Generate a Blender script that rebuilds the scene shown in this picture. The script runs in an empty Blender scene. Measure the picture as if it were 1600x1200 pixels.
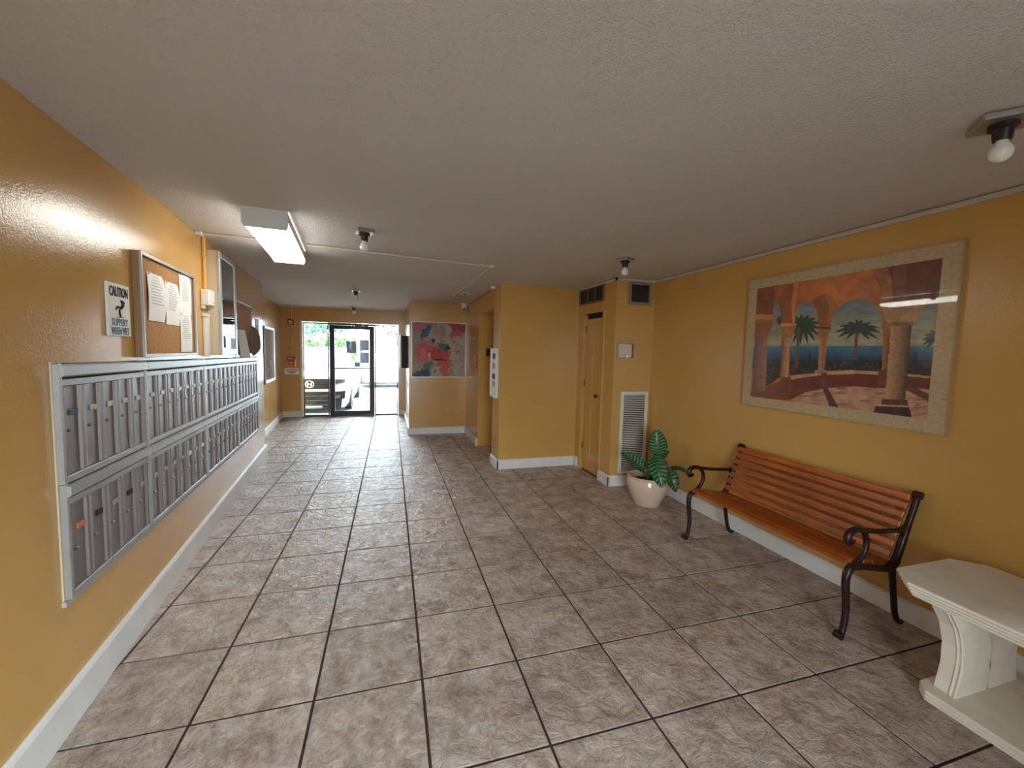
import bpy, bmesh, math, random
import numpy as np
from mathutils import Vector, Matrix
random.seed(7)
scene = bpy.context.scene
COL = scene.collection
T = 0.46                      # one floor tile (m); every length below is in tiles
H = 5.17                      # ceiling height

# ------------------------------------------------------------------ camera
yaw, pitch, roll = 0.2874, -0.0779, 0.0220
cyw, syw, cp, sp = math.cos(yaw), math.sin(yaw), math.cos(pitch), math.sin(pitch)
F = Vector((syw*cp, cyw*cp, sp)); R0 = Vector((cyw, -syw, 0)); U0 = R0.cross(F)
Rv = math.cos(roll)*R0 + math.sin(roll)*U0
Uv = -math.sin(roll)*R0 + math.cos(roll)*U0
cam = bpy.data.objects.new('camera', bpy.data.cameras.new('camera'))
COL.objects.link(cam)
cam.data.sensor_width = 36.0
cam.data.lens = 643.0/1600*36
cam.data.clip_start = 0.05; cam.data.clip_end = 300
M = Matrix.Identity(4)
for i in range(3):
    M[i][0], M[i][1], M[i][2] = Rv[i], Uv[i], -F[i]
M[0][3], M[1][3], M[2][3] = -0.3013*T, -3.9968*T, 3.3159*T
cam.matrix_world = M
scene.camera = cam

# ------------------------------------------------------------------ world, sun, portals, exposure
world = bpy.data.worlds.new('world'); scene.world = world
world.use_nodes = True
bg = world.node_tree.nodes['Background']
bg.inputs[0].default_value = (0.80, 0.91, 1.0, 1)
bg.inputs[1].default_value = 21.0
sun = bpy.data.objects.new('sun', bpy.data.lights.new('sun', 'SUN')); COL.objects.link(sun)
sun.data.energy = 6.0; sun.data.angle = 0.02; sun.data.color = (1.0, 0.95, 0.86)
sun.rotation_euler = (0, math.radians(-42), 0)
def portal(name, loc, rot, sx, sy):
    l = bpy.data.lights.new(name, 'AREA'); l.shape = 'RECTANGLE'; l.size = sx*T; l.size_y = sy*T
    l.cycles.is_portal = True
    o = bpy.data.objects.new(name, l); COL.objects.link(o)
    o.location = Vector(loc)*T; o.rotation_euler = rot
portal('front_door_portal', (-2.12, 17.9, 2.25), (math.radians(-90), 0, 0), 4.5, 4.6)
portal('side_window_portal', (6.6, -5.1, 2.72), (0, math.radians(90), 0), 2.95, 5.0)
portal('back_window_portal', (-.15, -8.4, 2.48), (math.radians(90), 0, 0), 2.9, 4.95)
scene.view_settings.view_transform = 'Standard'
scene.view_settings.look = 'None'
scene.view_settings.gamma = 1.0
scene.view_settings.use_curve_mapping = False
scene.view_settings.exposure = 0.33
scene.cycles.use_denoising = True
scene.cycles.max_bounces = 8
scene.cycles.diffuse_bounces = 5
scene.cycles.use_adaptive_sampling = True
scene.cycles.adaptive_threshold = 0.02
scene.cycles.sample_clamp_indirect = 12.0
scene.cycles.caustics_reflective = False
scene.cycles.caustics_refractive = False

# ------------------------------------------------------------------ materials
def lin(c):
    c = [v/255.0 for v in c[:3]]
    return tuple(v/12.92 if v <= 0.04045 else ((v+0.055)/1.055)**2.4 for v in c)
def mat(name, col, rough=0.5, metal=0.0, spec=0.5, bump=None, var=None, coat=0.0, coat_rough=0.03, rnd=0.0, stretch=None, bump2=None):
    m = bpy.data.materials.new(name); m.use_nodes = True
    nt = m.node_tree; p = nt.nodes['Principled BSDF']
    c = lin(col)
    p.inputs['Base Color'].default_value = (*c, 1)
    p.inputs['Roughness'].default_value = rough
    p.inputs['Metallic'].default_value = metal
    p.inputs['Specular IOR Level'].default_value = spec
    p.inputs['Coat Weight'].default_value = coat
    p.inputs['Coat Roughness'].default_value = coat_rough
    tc = None
    if bump or var or rnd:
        tc = nt.nodes.new('ShaderNodeTexCoord')
        vec = tc.outputs['Object']
        if stretch:
            mp = nt.nodes.new('ShaderNodeMapping'); mp.inputs['Scale'].default_value = stretch
            nt.links.new(vec, mp.inputs['Vector']); vec = mp.outputs['Vector']
    last = None
    if var:
        sc, amt = var[0], var[1]
        n = nt.nodes.new('ShaderNodeTexNoise'); n.inputs['Scale'].default_value = sc; n.inputs['Detail'].default_value = 5
        nt.links.new(vec, n.inputs['Vector'])
        r = nt.nodes.new('ShaderNodeValToRGB')
        lo = tuple(v*(1-amt) for v in c); hi = tuple(min(1, v*(1+amt)) for v in c)
        if len(var) > 2: lo = lin(var[2])
        r.color_ramp.elements[0].position = 0.3; r.color_ramp.elements[0].color = (*lo, 1)
        r.color_ramp.elements[1].position = 0.7; r.color_ramp.elements[1].color = (*hi, 1)
        nt.links.new(n.outputs['Fac'], r.inputs['Fac']); last = r.outputs['Color']
        nt.links.new(last, p.inputs['Base Color'])
    if rnd:
        oi = nt.nodes.new('ShaderNodeObjectInfo')
        mr = nt.nodes.new('ShaderNodeMapRange'); mr.inputs['To Min'].default_value = 1-rnd; mr.inputs['To Max'].default_value = 1+rnd
        nt.links.new(oi.outputs['Random'], mr.inputs['Value'])
        hs = nt.nodes.new('ShaderNodeHueSaturation')
        if last: nt.links.new(last, hs.inputs['Color'])
        else: hs.inputs['Color'].default_value = (*c, 1)
        nt.links.new(mr.outputs['Result'], hs.inputs['Value'])
        nt.links.new(hs.outputs['Color'], p.inputs['Base Color'])
    prev = None
    for b in (bump, bump2):
        if not b: continue
        n = nt.nodes.new('ShaderNodeTexNoise'); n.inputs['Scale'].default_value = b[0]; n.inputs['Detail'].default_value = b[2] if len(b) > 2 else 3
        nt.links.new(vec, n.inputs['Vector'])
        bp = nt.nodes.new('ShaderNodeBump'); bp.inputs['Strength'].default_value = b[1]; bp.inputs['Distance'].default_value = b[3] if len(b) > 3 else 0.01
        nt.links.new(n.outputs['Fac'], bp.inputs['Height'])
        if prev: nt.links.new(prev, bp.inputs['Normal'])
        prev = bp.outputs['Normal']
    if prev: nt.links.new(prev, p.inputs['Normal'])
    return m
def emit_mat(name, col, strength):
    m = bpy.data.materials.new(name); m.use_nodes = True
    p = m.node_tree.nodes['Principled BSDF']
    p.inputs['Base Color'].default_value = (*lin(col), 1)
    p.inputs['Emission Color'].default_value = (*lin(col), 1); p.inputs['Emission Strength'].default_value = strength
    return m
def glass_mat(name, tint=(1, 1, 1), refl=1.0, rough=0.0):
    m = bpy.data.materials.new(name); m.use_nodes = True
    nt = m.node_tree; nt.nodes.remove(nt.nodes['Principled BSDF'])
    out = nt.nodes['Material Output']
    tr = nt.nodes.new('ShaderNodeBsdfTransparent'); tr.inputs[0].default_value = (*tint, 1)
    gl = nt.nodes.new('ShaderNodeBsdfGlossy'); gl.inputs['Roughness'].default_value = rough
    fr = nt.nodes.new('ShaderNodeFresnel'); fr.inputs[0].default_value = 1.5
    mu = nt.nodes.new('ShaderNodeMath'); mu.operation = 'MULTIPLY'; mu.inputs[1].default_value = refl
    mx = nt.nodes.new('ShaderNodeMixShader')
    nt.links.new(fr.outputs[0], mu.inputs[0]); nt.links.new(mu.outputs[0], mx.inputs[0])
    nt.links.new(tr.outputs[0], mx.inputs[1]); nt.links.new(gl.outputs[0], mx.inputs[2])
    nt.links.new(mx.outputs[0], out.inputs['Surface'])
    return m
def vcol_mat(name, rough=0.5, coat=0.0, spec=0.5, coat_rough=0.02):
    m = bpy.data.materials.new(name); m.use_nodes = True
    nt = m.node_tree; p = nt.nodes['Principled BSDF']
    a = nt.nodes.new('ShaderNodeVertexColor'); a.layer_name = 'Col'
    nt.links.new(a.outputs['Color'], p.inputs['Base Color'])
    p.inputs['Roughness'].default_value = rough; p.inputs['Coat Weight'].default_value = coat
    p.inputs['Coat Roughness'].default_value = coat_rough; p.inputs['Specular IOR Level'].default_value = spec
    return m
def tile_material():
    m = bpy.data.materials.new('slate_tile'); m.use_nodes = True
    nt = m.node_tree; p = nt.nodes['Principled BSDF']; L = nt.links
    tc = nt.nodes.new('ShaderNodeTexCoord'); oi = nt.nodes.new('ShaderNodeObjectInfo')
    mul = nt.nodes.new('ShaderNodeMath'); mul.operation = 'MULTIPLY'; mul.inputs[1].default_value = 53.0
    L.new(oi.outputs['Random'], mul.inputs[0])
    add = nt.nodes.new('ShaderNodeVectorMath'); add.operation = 'ADD'
    L.new(tc.outputs['Object'], add.inputs[0]); L.new(mul.outputs[0], add.inputs[1])
    n1 = nt.nodes.new('ShaderNodeTexNoise'); n1.inputs['Scale'].default_value = 7.0; n1.inputs['Detail'].default_value = 10; n1.inputs['Roughness'].default_value = .68; n1.inputs['Distortion'].default_value = .4
    L.new(add.outputs[0], n1.inputs['Vector'])
    r = nt.nodes.new('ShaderNodeValToRGB'); e = r.color_ramp.elements
    e[0].position = .30; e[0].color = (*lin((146, 126, 112)), 1)
    e[1].position = .72; e[1].color = (*lin((218, 205, 196)), 1)
    k = e.new(.5); k.color = (*lin((190, 172, 159)), 1)
    L.new(n1.outputs['Fac'], r.inputs['Fac'])
    # fine cleft veins
    n2 = nt.nodes.new('ShaderNodeTexNoise'); n2.inputs['Scale'].default_value = 15; n2.inputs['Detail'].default_value = 7; n2.inputs['Roughness'].default_value = .62; n2.inputs['Distortion'].default_value = .9
    L.new(add.outputs[0], n2.inputs['Vector'])
    r2 = nt.nodes.new('ShaderNodeValToRGB'); e = r2.color_ramp.elements
    e[0].position = .465; e[0].color = (1, 1, 1, 1); e[1].position = .515; e[1].color = (1, 1, 1, 1)
    k = e.new(.49); k.color = (.60, .54, .50, 1)
    L.new(n2.outputs['Fac'], r2.inputs['Fac'])
    mx = nt.nodes.new('ShaderNodeMixRGB'); mx.blend_type = 'MULTIPLY'; mx.inputs['Fac'].default_value = .75
    L.new(r.outputs['Color'], mx.inputs['Color1']); L.new(r2.outputs['Color'], mx.inputs['Color2'])
    n3 = nt.nodes.new('ShaderNodeTexNoise'); n3.inputs['Scale'].default_value = 6.5; n3.inputs['Detail'].default_value = 4
    ofs = nt.nodes.new('ShaderNodeVectorMath'); ofs.operation = 'ADD'; ofs.inputs[1].default_value = (7.3, 2.1, 4.4)
    L.new(add.outputs[0], ofs.inputs[0]); L.new(ofs.outputs[0], n3.inputs['Vector'])
    r3 = nt.nodes.new('ShaderNodeValToRGB'); e = r3.color_ramp.elements
    e[0].position = .34; e[0].color = (.965, .99, 1.02, 1); e[1].position = .66; e[1].color = (1.045, .99, .93, 1)
    L.new(n3.outputs['Fac'], r3.inputs['Fac'])
    mx2 = nt.nodes.new('ShaderNodeMixRGB'); mx2.blend_type = 'MULTIPLY'; mx2.inputs['Fac'].default_value = 1
    L.new(mx.outputs['Color'], mx2.inputs['Color1']); L.new(r3.outputs['Color'], mx2.inputs['Color2']); mx = mx2
    hs = nt.nodes.new('ShaderNodeHueSaturation')
    mr = nt.nodes.new('ShaderNodeMapRange'); mr.inputs['To Min'].default_value = .9; mr.inputs['To Max'].default_value = 1.1
    L.new(oi.outputs['Random'], mr.inputs['Value']); L.new(mr.outputs['Result'], hs.inputs['Value'])
    L.new(mx.outputs['Color'], hs.inputs['Color']); L.new(hs.outputs['Color'], p.inputs['Base Color'])
    b1 = nt.nodes.new('ShaderNodeBump'); b1.inputs['Strength'].default_value = 1.0; b1.inputs['Distance'].default_value = .035
    L.new(n2.outputs['Fac'], b1.inputs['Height'])
    L.new(b1.outputs['Normal'], p.inputs['Normal'])
    p.inputs['Roughness'].default_value = .27; p.inputs['Specular IOR Level'].default_value = .3
    return m

PAINT = mat('yellow_wall_paint', (204, 160, 90), .17, bump=(95, .10, 3, .007), var=(1.3, .05), bump2=(260, .10, 2, .004))
CEIL = mat('popcorn_ceiling', (222, 219, 215), .9, bump=(120, .9, 4, .012), var=(.8, .04), bump2=(300, .6, 2, .006))
WHITE = mat('white_trim_paint', (226, 226, 222), .4, var=(6, .05), bump=(30, .05))
TILE = tile_material()
GROUT = mat('dark_grout', (62, 49, 43), .9, var=(40, .2), bump=(120, .4))
ALU = mat('aluminium_door', (150, 146, 146), .38, .75, var=(5, .12), stretch=(60, 60, 2), bump=(20, .05))
ALUF = mat('aluminium_frame', (178, 178, 176), .42, .6, var=(8, .08))
DARKSLOT = mat('dark_slot', (28, 26, 26), .7)
CHROME = mat('chrome', (200, 200, 200), .18, 1.0)
PLASTICW = mat('white_plastic', (228, 226, 218), .4)
PAPER = mat('white_paper', (236, 236, 232), .8, var=(20, .02))
def paper_lit(name, col):
    m = bpy.data.materials.new(name); m.use_nodes = True
    nt = m.node_tree; p = nt.nodes['Principled BSDF']; p.inputs['Base Color'].default_value = (*lin(col), 1); p.inputs['Roughness'].default_value = .8
    t = nt.nodes.new('ShaderNodeBsdfTranslucent'); t.inputs[0].default_value = (*lin((150, 156, 172)), 1)
    mx = nt.nodes.new('ShaderNodeMixShader'); mx.inputs[0].default_value = .3
    nt.links.new(p.outputs[0], mx.inputs[1]); nt.links.new(t.outputs[0], mx.inputs[2]); nt.links.new(mx.outputs[0], nt.nodes['Material Output'].inputs['Surface'])
    return m
PAPERG = paper_lit('backlit_paper', (176, 182, 196))
INK = mat('grey_print', (168, 168, 170), .8)
BLACKINK = mat('black_print', (22, 22, 26), .7)
BLUEINK = mat('faded_blue_print', (112, 134, 152), .8)
CORK = mat('cork', (176, 128, 78), .9, var=(90, .18), bump=(200, .3))
BRONZE = mat('dark_bronze_frame', (46, 36, 38), .4, .35)
GLASS = glass_mat('clear_glass', (.97, .985, .98), 1.0)
CASEGLASS = glass_mat('case_glass', (.55, .55, .55), 2.2)
BEIGEMETAL = mat('beige_painted_metal', (206, 186, 152), .45)
YELLOWPIPE = mat('yellow_painted_conduit', (214, 164, 86), .45)
RED = mat('red_alarm_plastic', (190, 40, 30), .4)
IRON = mat('dark_cast_iron', (46, 26, 24), .36, .3, bump=(60, .15), var=(30, .2))
WOOD = mat('orange_varnished_wood', (172, 90, 32), .35, var=(7, .25, (134, 58, 16)), stretch=(9, .9, 9), rnd=.10, bump=(40, .06))
STONE = mat('cream_cast_stone', (236, 230, 217), .75, var=(12, .05), bump=(90, .05))
POT = mat('glazed_cream_ceramic', (216, 190, 170), .12, var=(5, .06), coat=.6)
SOIL = mat('dark_soil', (38, 26, 20), .95, bump=(60, 1, 4, .02))
STEM = mat('green_stem', (70, 110, 52), .45)
GALV = mat('galvanised_steel', (176, 176, 170), .35, .8)
SOCKET = mat('dark_socket', (52, 44, 40), .45, .4)
BULB = mat('frosted_bulb', (236, 234, 226), .12, coat=.5)
FIXT = mat('white_enamel', (212, 212, 206), .4)
DIFF = emit_mat('lit_diffuser', (255, 252, 244), 12.0)
DUST = mat('dusty_grille_metal', (112, 92, 62), .6)
VENTM = mat('grey_vent_frame', (146, 134, 112), .5)
MATB = mat('speckled_beige_mat', (188, 166, 130), .5, var=(45, .14), coat=.8)
BRONZEBTN = mat('red_brass_plate', (176, 96, 66), .4, .3)
ASPHALT = mat('pale_asphalt', (118, 122, 126), .9, var=(3, .1), bump=(60, .3))
CARW = mat('white_car_paint', (236, 240, 242), .2, coat=1)
CARB = mat('black_plastic', (22, 26, 32), .35)
TYRE = mat('tyre_rubber', (28, 28, 30), .8)
CARG = mat('tinted_car_glass', (170, 190, 196), .05, coat=1)
LEAFM = mat('hedge_leaf', (52, 92, 26), .6, var=(4, .5))
TREEL = mat('tree_leaf', (104, 140, 116), .6, var=(3, .3))
BARK = mat('bark', (120, 104, 90), .9)
HOUSE = mat('white_stucco', (240, 240, 238), .8)
CARDB = mat('grey_brown_cardboard', (128, 108, 90), .85, var=(14, .15))

# ------------------------------------------------------------------ mesh helpers
class MB:
    def __init__(s): s.v = []; s.f = []
    def box(s, x0, x1, y0, y1, z0, z1, bev=0.0):
        if bev > 0:
            bm = bmesh.new()
            bmesh.ops.create_cube(bm, size=1)
            for w in bm.verts:
                w.co = Vector(((x0+x1)/2 + w.co.x*(x1-x0), (y0+y1)/2 + w.co.y*(y1-y0), (z0+z1)/2 + w.co.z*(z1-z0)))
            bmesh.ops.bevel(bm, geom=bm.edges[:], offset=bev, segments=1, affect='EDGES')
            s.bm(bm); return s
        o = len(s.v)
        s.v += [(x0, y0, z0), (x1, y0, z0), (x1, y1, z0), (x0, y1, z0), (x0, y0, z1), (x1, y0, z1), (x1, y1, z1), (x0, y1, z1)]
        s.f += [tuple(o+i for i in q) for q in ((0, 3, 2, 1), (4, 5, 6, 7), (0, 1, 5, 4), (1, 2, 6, 5), (2, 3, 7, 6), (3, 0, 4, 7))]
        return s
    def bm(s, bm):
        o = len(s.v); bm.verts.index_update()
        s.v += [tuple(w.co) for w in bm.verts]; s.f += [tuple(o+w.index for w in f.verts) for f in bm.faces]
        bm.free()
    def prism(s, poly, a0, a1, axis='z'):
        # poly: list of 2D points; extruded along axis
        area = sum(poly[i][0]*poly[(i+1) % len(poly)][1]-poly[(i+1) % len(poly)][0]*poly[i][1] for i in range(len(poly)))
        if area < 0: poly = poly[::-1]
        def P(p, a):
            return (p[0], p[1], a) if axis == 'z' else ((p[0], a, p[1]) if axis == 'y' else (a, p[0], p[1]))
        flip = axis == 'y'
        o = len(s.v); n = len(poly)
        s.v += [P(p, a0) for p in poly] + [P(p, a1) for p in poly]
        fs = [tuple(o+n-1-i for i in range(n)), tuple(o+n+i for i in range(n))] + [(o+i, o+(i+1) % n, o+n+(i+1) % n, o+n+i) for i in range(n)]
        s.f += [f[::-1] for f in fs] if flip else fs
        return s
    def lathe(s, prof, seg=24, c=(0, 0, 0), axis='z', cap=True):
        o = len(s.v)
        for r, h in prof:
            for k in range(seg):
                a = 2*math.pi*k/seg
                p = (r*math.cos(a), r*math.sin(a), h)
                if axis == 'y': p = (p[0], h, -p[1])
                if axis == 'x': p = (h, p[0], p[1])
                s.v.append((c[0]+p[0], c[1]+p[1], c[2]+p[2]))
        for i in range(len(prof)-1):
            for k in range(seg):
                a, b = o+i*seg+k, o+i*seg+(k+1) % seg
                s.f.append((a, b, b+seg, a+seg))
        if cap:
            s.f.append(tuple(o+seg-1-k for k in range(seg)))
            e = o+(len(prof)-1)*seg
            s.f.append(tuple(e+k for k in range(seg)))
        return s
    def tube(s, pts, r, seg=8, sub=5, flat=None, closed_ends=True):
        P = [Vector(p) for p in pts]
        rr = r if isinstance(r, (list, tuple)) else [r]*len(P)
        path = []; rad = []
        n = len(P)
        if n == 2: sub = 1
        for i in range(n-1):
            p0, p1, p2, p3 = P[max(i-1, 0)], P[i], P[i+1], P[min(i+2, n-1)]
            for k in range(sub):
                t = k/sub
                path.append(0.5*((2*p1)+(-p0+p2)*t+(2*p0-5*p1+4*p2-p3)*t*t+(-p0+3*p1-3*p2+p3)*t**3))
                rad.append(rr[i]*(1-t)+rr[i+1]*t)
        path.append(P[-1]); rad.append(rr[-1])
        o = len(s.v); N = len(path); ref = None
        for i, p in enumerate(path):
            d = (path[min(i+1, N-1)]-path[max(i-1, 0)]).normalized()
            if ref is None:
                ref = Vector((0, 0, 1)) if abs(d.z) < .9 else Vector((0, 1, 0))
                if flat: ref = Vector(flat)
            a = (ref - d*ref.dot(d)).normalized(); b = d.cross(a); ref = a if not flat else Vector(flat)
            for k in range(seg):
                an = 2*math.pi*k/seg
                s.v.append(tuple(p + rad[i]*(math.cos(an)*a+math.sin(an)*b)))
        for i in range(N-1):
            for k in range(seg):
                A, B = o+i*seg+k, o+i*seg+(k+1) % seg
                s.f.append((A, B, B+seg, A+seg))
        if closed_ends:
            s.f.append(tuple(o+seg-1-k for k in range(seg))); e = o+(N-1)*seg
            s.f.append(tuple(e+k for k in range(seg)))
        return s
    def grid(s, nu, nv, fn):
        o = len(s.v)
        for j in range(nv+1):
            for i in range(nu+1): s.v.append(tuple(fn(i/nu, j/nv)))
        for j in range(nv):
            for i in range(nu):
                a = o+j*(nu+1)+i
                s.f.append((a, a+1, a+nu+2, a+nu+1))
        return s
    def mesh(s, name, material, smooth=False):
        me = bpy.data.meshes.new(name)
        me.from_pydata([(x*T, y*T, z*T) for x, y, z in s.v], [], s.f)
        if material: me.materials.append(material)
        if smooth:
            me.polygons.foreach_set('use_smooth', [True]*len(me.polygons))
            me.set_sharp_from_angle(angle=math.radians(40))
        me.update()
        return me
    def build(s, name, material, parent=None, loc=None, smooth=False, label=None):
        o = bpy.data.objects.new(name, s.mesh(name, material, smooth)); COL.objects.link(o)
        if parent: o.parent = parent
        if loc: o.location = Vector(loc)*T
        if label: o['label'] = label
        return o
def inst(name, me, parent=None, loc=(0, 0, 0), rot=None):
    o = bpy.data.objects.new(name, me); COL.objects.link(o)
    if parent: o.parent = parent
    o.location = Vector(loc)*T
    if rot: o.rotation_euler = rot
    return o
def tag(o, label, cat, group=None, kind=None):
    o['label'] = label; o['category'] = cat
    if group: o['group'] = group
    if kind: o['kind'] = kind
    return o
def struct(o, label=None, cat=None):
    o['kind'] = 'structure'
    if label: o['label'] = label
    if cat: o['category'] = cat
    return o
def empty(name, loc, rz=0.0, ry=0.0):
    o = bpy.data.objects.new(name, None); COL.objects.link(o)
    o.empty_display_size = .1
    o.location = Vector(loc)*T; o.rotation_euler = (0, ry, rz)
    return o
LN = math.sqrt(1+.102**2)
def leftx(y): return -2.95-.102*y
LANG = math.atan2(1, -.102)
def wall_loc(wall, s, z, off=0.0):
    # frame on a wall: local x to the right, local y into the wall, local z up
    if wall == 'L': y = s/LN; return (leftx(y)+off/LN, y+off*.102/LN, z), LANG
    if wall == 'R': return (6.04-off, s, z), -math.pi/2
    if wall == 'E': return (2.60-off, s, z), -math.pi/2
    if wall == 'K': return (.38-off, s, z), -math.pi/2
    if wall == 'C': return (4.96-off, s, z), -math.pi/2
    if wall == 'F': return (s, 17.55-off, z), 0
    if wall == 'P': return (s, 12.40-off, z), 0
    if wall == 'V': return (s, 5.02-off, z), 0
def wroot(name, wall, s, z, off=0.0, ry=0.0):
    l, a = wall_loc(wall, s, z, off); return empty(name, l, a, ry)
def text_obj(name, txt, height, width, material, parent, loc, depth=.004, bold=0.0):
    cu = bpy.data.curves.new(name, 'FONT'); cu.body = txt; cu.align_x = 'CENTER'; cu.align_y = 'CENTER'; cu.size = 1; cu.extrude = .01; cu.offset = bold; cu.resolution_u = 2
    ob = bpy.data.objects.new(name, cu); COL.objects.link(ob)
    dg = bpy.context.evaluated_depsgraph_get()
    me = bpy.data.meshes.new_from_object(ob.evaluated_get(dg)); bpy.data.objects.remove(ob); bpy.data.curves.remove(cu)
    co = np.zeros(len(me.vertices)*3); me.vertices.foreach_get('co', co); co = co.reshape(-1, 3)
    mn, mxx = co.min(0), co.max(0); c = (mn+mxx)/2; d = np.maximum(mxx-mn, 1e-6)
    co = (co-c)/d*np.array([width*T, height*T, depth*T])
    me.vertices.foreach_set('co', np.stack([co[:, 0], -co[:, 2], co[:, 1]], 1).ravel()); me.update()
    me.materials.clear(); me.materials.append(material); me.name = name
    return inst(name, me, parent, loc)

# ------------------------------------------------------------------ setting: floor and tiles
fl = struct(MB().box(-6.2, 7.0, -8.6, 17.7, -.35, -.011).build('floor', GROUT), 'brown stone-look tile floor with dark grout lines', 'floor')
g = .025
tb = MB().box(-.5+g/2, .5-g/2, -.5+g/2, .5-g/2, -.03, 0, .004)
TILE_ME = tb.mesh('tile', TILE)
def clip(poly, a, b, c):   # keep a*x+b*y >= c
    out = []
    for i in range(len(poly)):
        p, q = poly[i], poly[(i+1) % len(poly)]
        dp, dq = a*p[0]+b*p[1]-c, a*q[0]+b*q[1]-c
        if dp >= 0: out.append(p)
        if (dp >= 0) != (dq >= 0):
            t = dp/(dp-dq); out.append((p[0]+(q[0]-p[0])*t, p[1]+(q[1]-p[1])*t))
    return out
def in_room(x, y):
    if y > 17.55 or y < -8.3 or x > 6.04: return False
    if y < 9.93:
        if x < leftx(y): return False
    elif x < -4.71-.1*(y-12.37): return False
    if x > .38 and y > 12.4: return False
    if x > 2.6 and y > 7.06 and not (x < 3.4 and 7.85 < y < 9.95): return False
    if x > 4.96 and y > 5.02: return False
    return True
for j in range(-9, 18):
    for i in range(-6, 6):
        pts = [(i+a, j+b) for a in (.03, .25, .5, .75, .97) for b in (.03, .25, .5, .75, .97)]
        ins = [in_room(*p) for p in pts]
        if not any(ins): continue
        edge = (leftx(j+.5) > i-.1 and j < 10) or (j >= 9 and -4.71-.1*(j+.5-12.37) > i-.2) or j == 17
        if not edge:
            inst('tile', TILE_ME, fl, (i+.5, j+.5, 0)); continue
        poly = [(i+g/2, j+g/2), (i+1-g/2, j+g/2), (i+1-g/2, j+1-g/2), (i+g/2, j+1-g/2)]
        if j+1 <= 9.93: poly = clip(poly, 1, .102, -2.95-.1)
        else: poly = clip(poly, 1, .1, -4.71+1.237-.1)
        if j == 17: poly = clip(poly, 0, -1, -17.6)
        if len(poly) < 3: continue
        poly = [(x-i-.5, y-j-.5) for x, y in poly]
        MB().prism(poly, -.03, 0).build('tile', TILE, fl, (i+.5, j+.5, 0))

# ------------------------------------------------------------------ setting: walls, ceiling
W = MB(); W.prism([(leftx(-8.6), -8.6), (leftx(9.93), 9.93), (leftx(9.93)-.45, 9.93), (-6.2, 9.93), (-6.2, -8.6)], 0, H+.02)
struct(W.build('wall_left', PAINT), 'yellow painted wall carrying the mailboxes', 'wall')
x2 = lambda y: -4.71-.1*(y-12.37)
struct(MB().prism([(x2(9.93), 9.93), (x2(17.55), 17.55), (-6.2, 17.55), (-6.2, 9.93)], 0, H+.02).build('wall_left_far', PAINT), 'yellow painted corridor wall set back beyond the mailboxes', 'wall')
W = MB().box(-6.2, -4.33, 17.55, 17.95, 0, H+.02).box(.07, 2.2, 17.55, 17.95, 0, H+.02).box(-4.33, .07, 17.55, 17.95, 4.53, H+.02)
struct(W.build('wall_far', PAINT), 'yellow end wall around the glass entrance', 'wall')
struct(MB().box(.38, 6.5, 12.40, 17.55, 0, H+.02).build('wall_corridor', PAINT), 'yellow wall with the abstract painting', 'wall')
W = MB().box(2.6, 3.4, 7.06, 7.85, 0, H+.02).box(2.6, 3.4, 9.95, 12.40, 0, H+.02).box(2.6, 3.4, 7.85, 9.95, 4.56, H+.02)
struct(W.build('wall_elevator', PAINT), 'yellow wall with the elevator alcove', 'wall')
struct(MB().box(3.4, 6.5, 7.06, 7.4, 0, H+.02).build('wall_front', PAINT), 'yellow wall face between elevator alcove and closet door', 'wall')
W = MB().box(4.96, 5.16, 5.02, 5.60, 0, H+.02).box(4.96, 5.16, 6.70, 7.06, 0, H+.02).box(4.96, 5.16, 5.60, 6.70, 4.40, H+.02)
W.box(5.16, 6.04, 5.02, 5.22, 0, H+.02)
struct(W.build('wall_closet', PAINT), 'yellow closet walls with door and vents', 'wall')
struct(MB().box(6.04, 6.5, -8.6, -7.6, 0, H+.02).box(6.04, 6.5, -2.6, 7.06, 0, H+.02).box(6.04, 6.5, -7.6, -2.6, 4.2, H+.02).box(6.04, 6.5, -7.6, -2.6, 0, 1.25).build('wall_right', PAINT), 'yellow wall behind the wooden bench', 'wall')
W = MB().box(leftx(-8.3)-.2, -1.6, -8.3, -7.95, 0, H+.02).box(1.3, 6.04, -8.3, -7.95, 0, H+.02).box(-1.6, 1.3, -8.3, -7.95, 4.95, H+.02)
struct(W.build('wall_back', PAINT), 'yellow wall around the added glass doors behind the viewer', 'wall')
struct(MB().box(-6.2, 6.5, -8.6, 18.0, H, H+.4).build('ceiling', CEIL), 'grey white popcorn textured ceiling', 'ceiling')
wb = struct(empty('window_4', (-.15, -8.1, 0)), 'added glass doors in the unseen end wall, lighting the walls ahead', 'window')  # unseen opening, added to bring daylight onto the walls facing it
B = MB()
for x in (-1.4, 0, 1.4): B.box(x-.06, x+.06, -.06, .06, 0, 4.95)
B.box(-1.45, 1.45, -.06, .06, 4.83, 4.95).box(-1.45, 1.45, -.06, .06, 0, .12)
B.build('window_frame', BRONZE, wb)
MB().box(-1.4, 1.4, -.01, .01, .12, 4.83).build('pane', GLASS, wb)
# window in the bench wall, behind the viewer
wb = struct(empty('window_3', (6.27, -5.1, 1.25)), 'wide window in the bench wall behind the viewer', 'window')
B = MB()
for y in (-2.44, -.8, .8, 2.44): B.box(-.06, .06, y-.06, y+.06, 0, 2.95)
B.box(-.06, .06, -2.5, 2.5, 2.87, 2.95).box(-.06, .06, -2.5, 2.5, 0, .08)
B.build('window_frame', BRONZE, wb)
MB().box(-.01, .01, -2.45, 2.45, .08, 2.87).build('pane', GLASS, wb)

# elevator doors inside the alcove
d = struct(empty('door_3', (3.4, 8.9, 0)), 'painted elevator door at the back of the alcove', 'door')
for k in (0, 1):
    MB().box(.0, .12, -1.05+1.05*k+.01, 1.05*k-.01, 0, 4.56).build('door_panel', PAINT, d)

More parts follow.
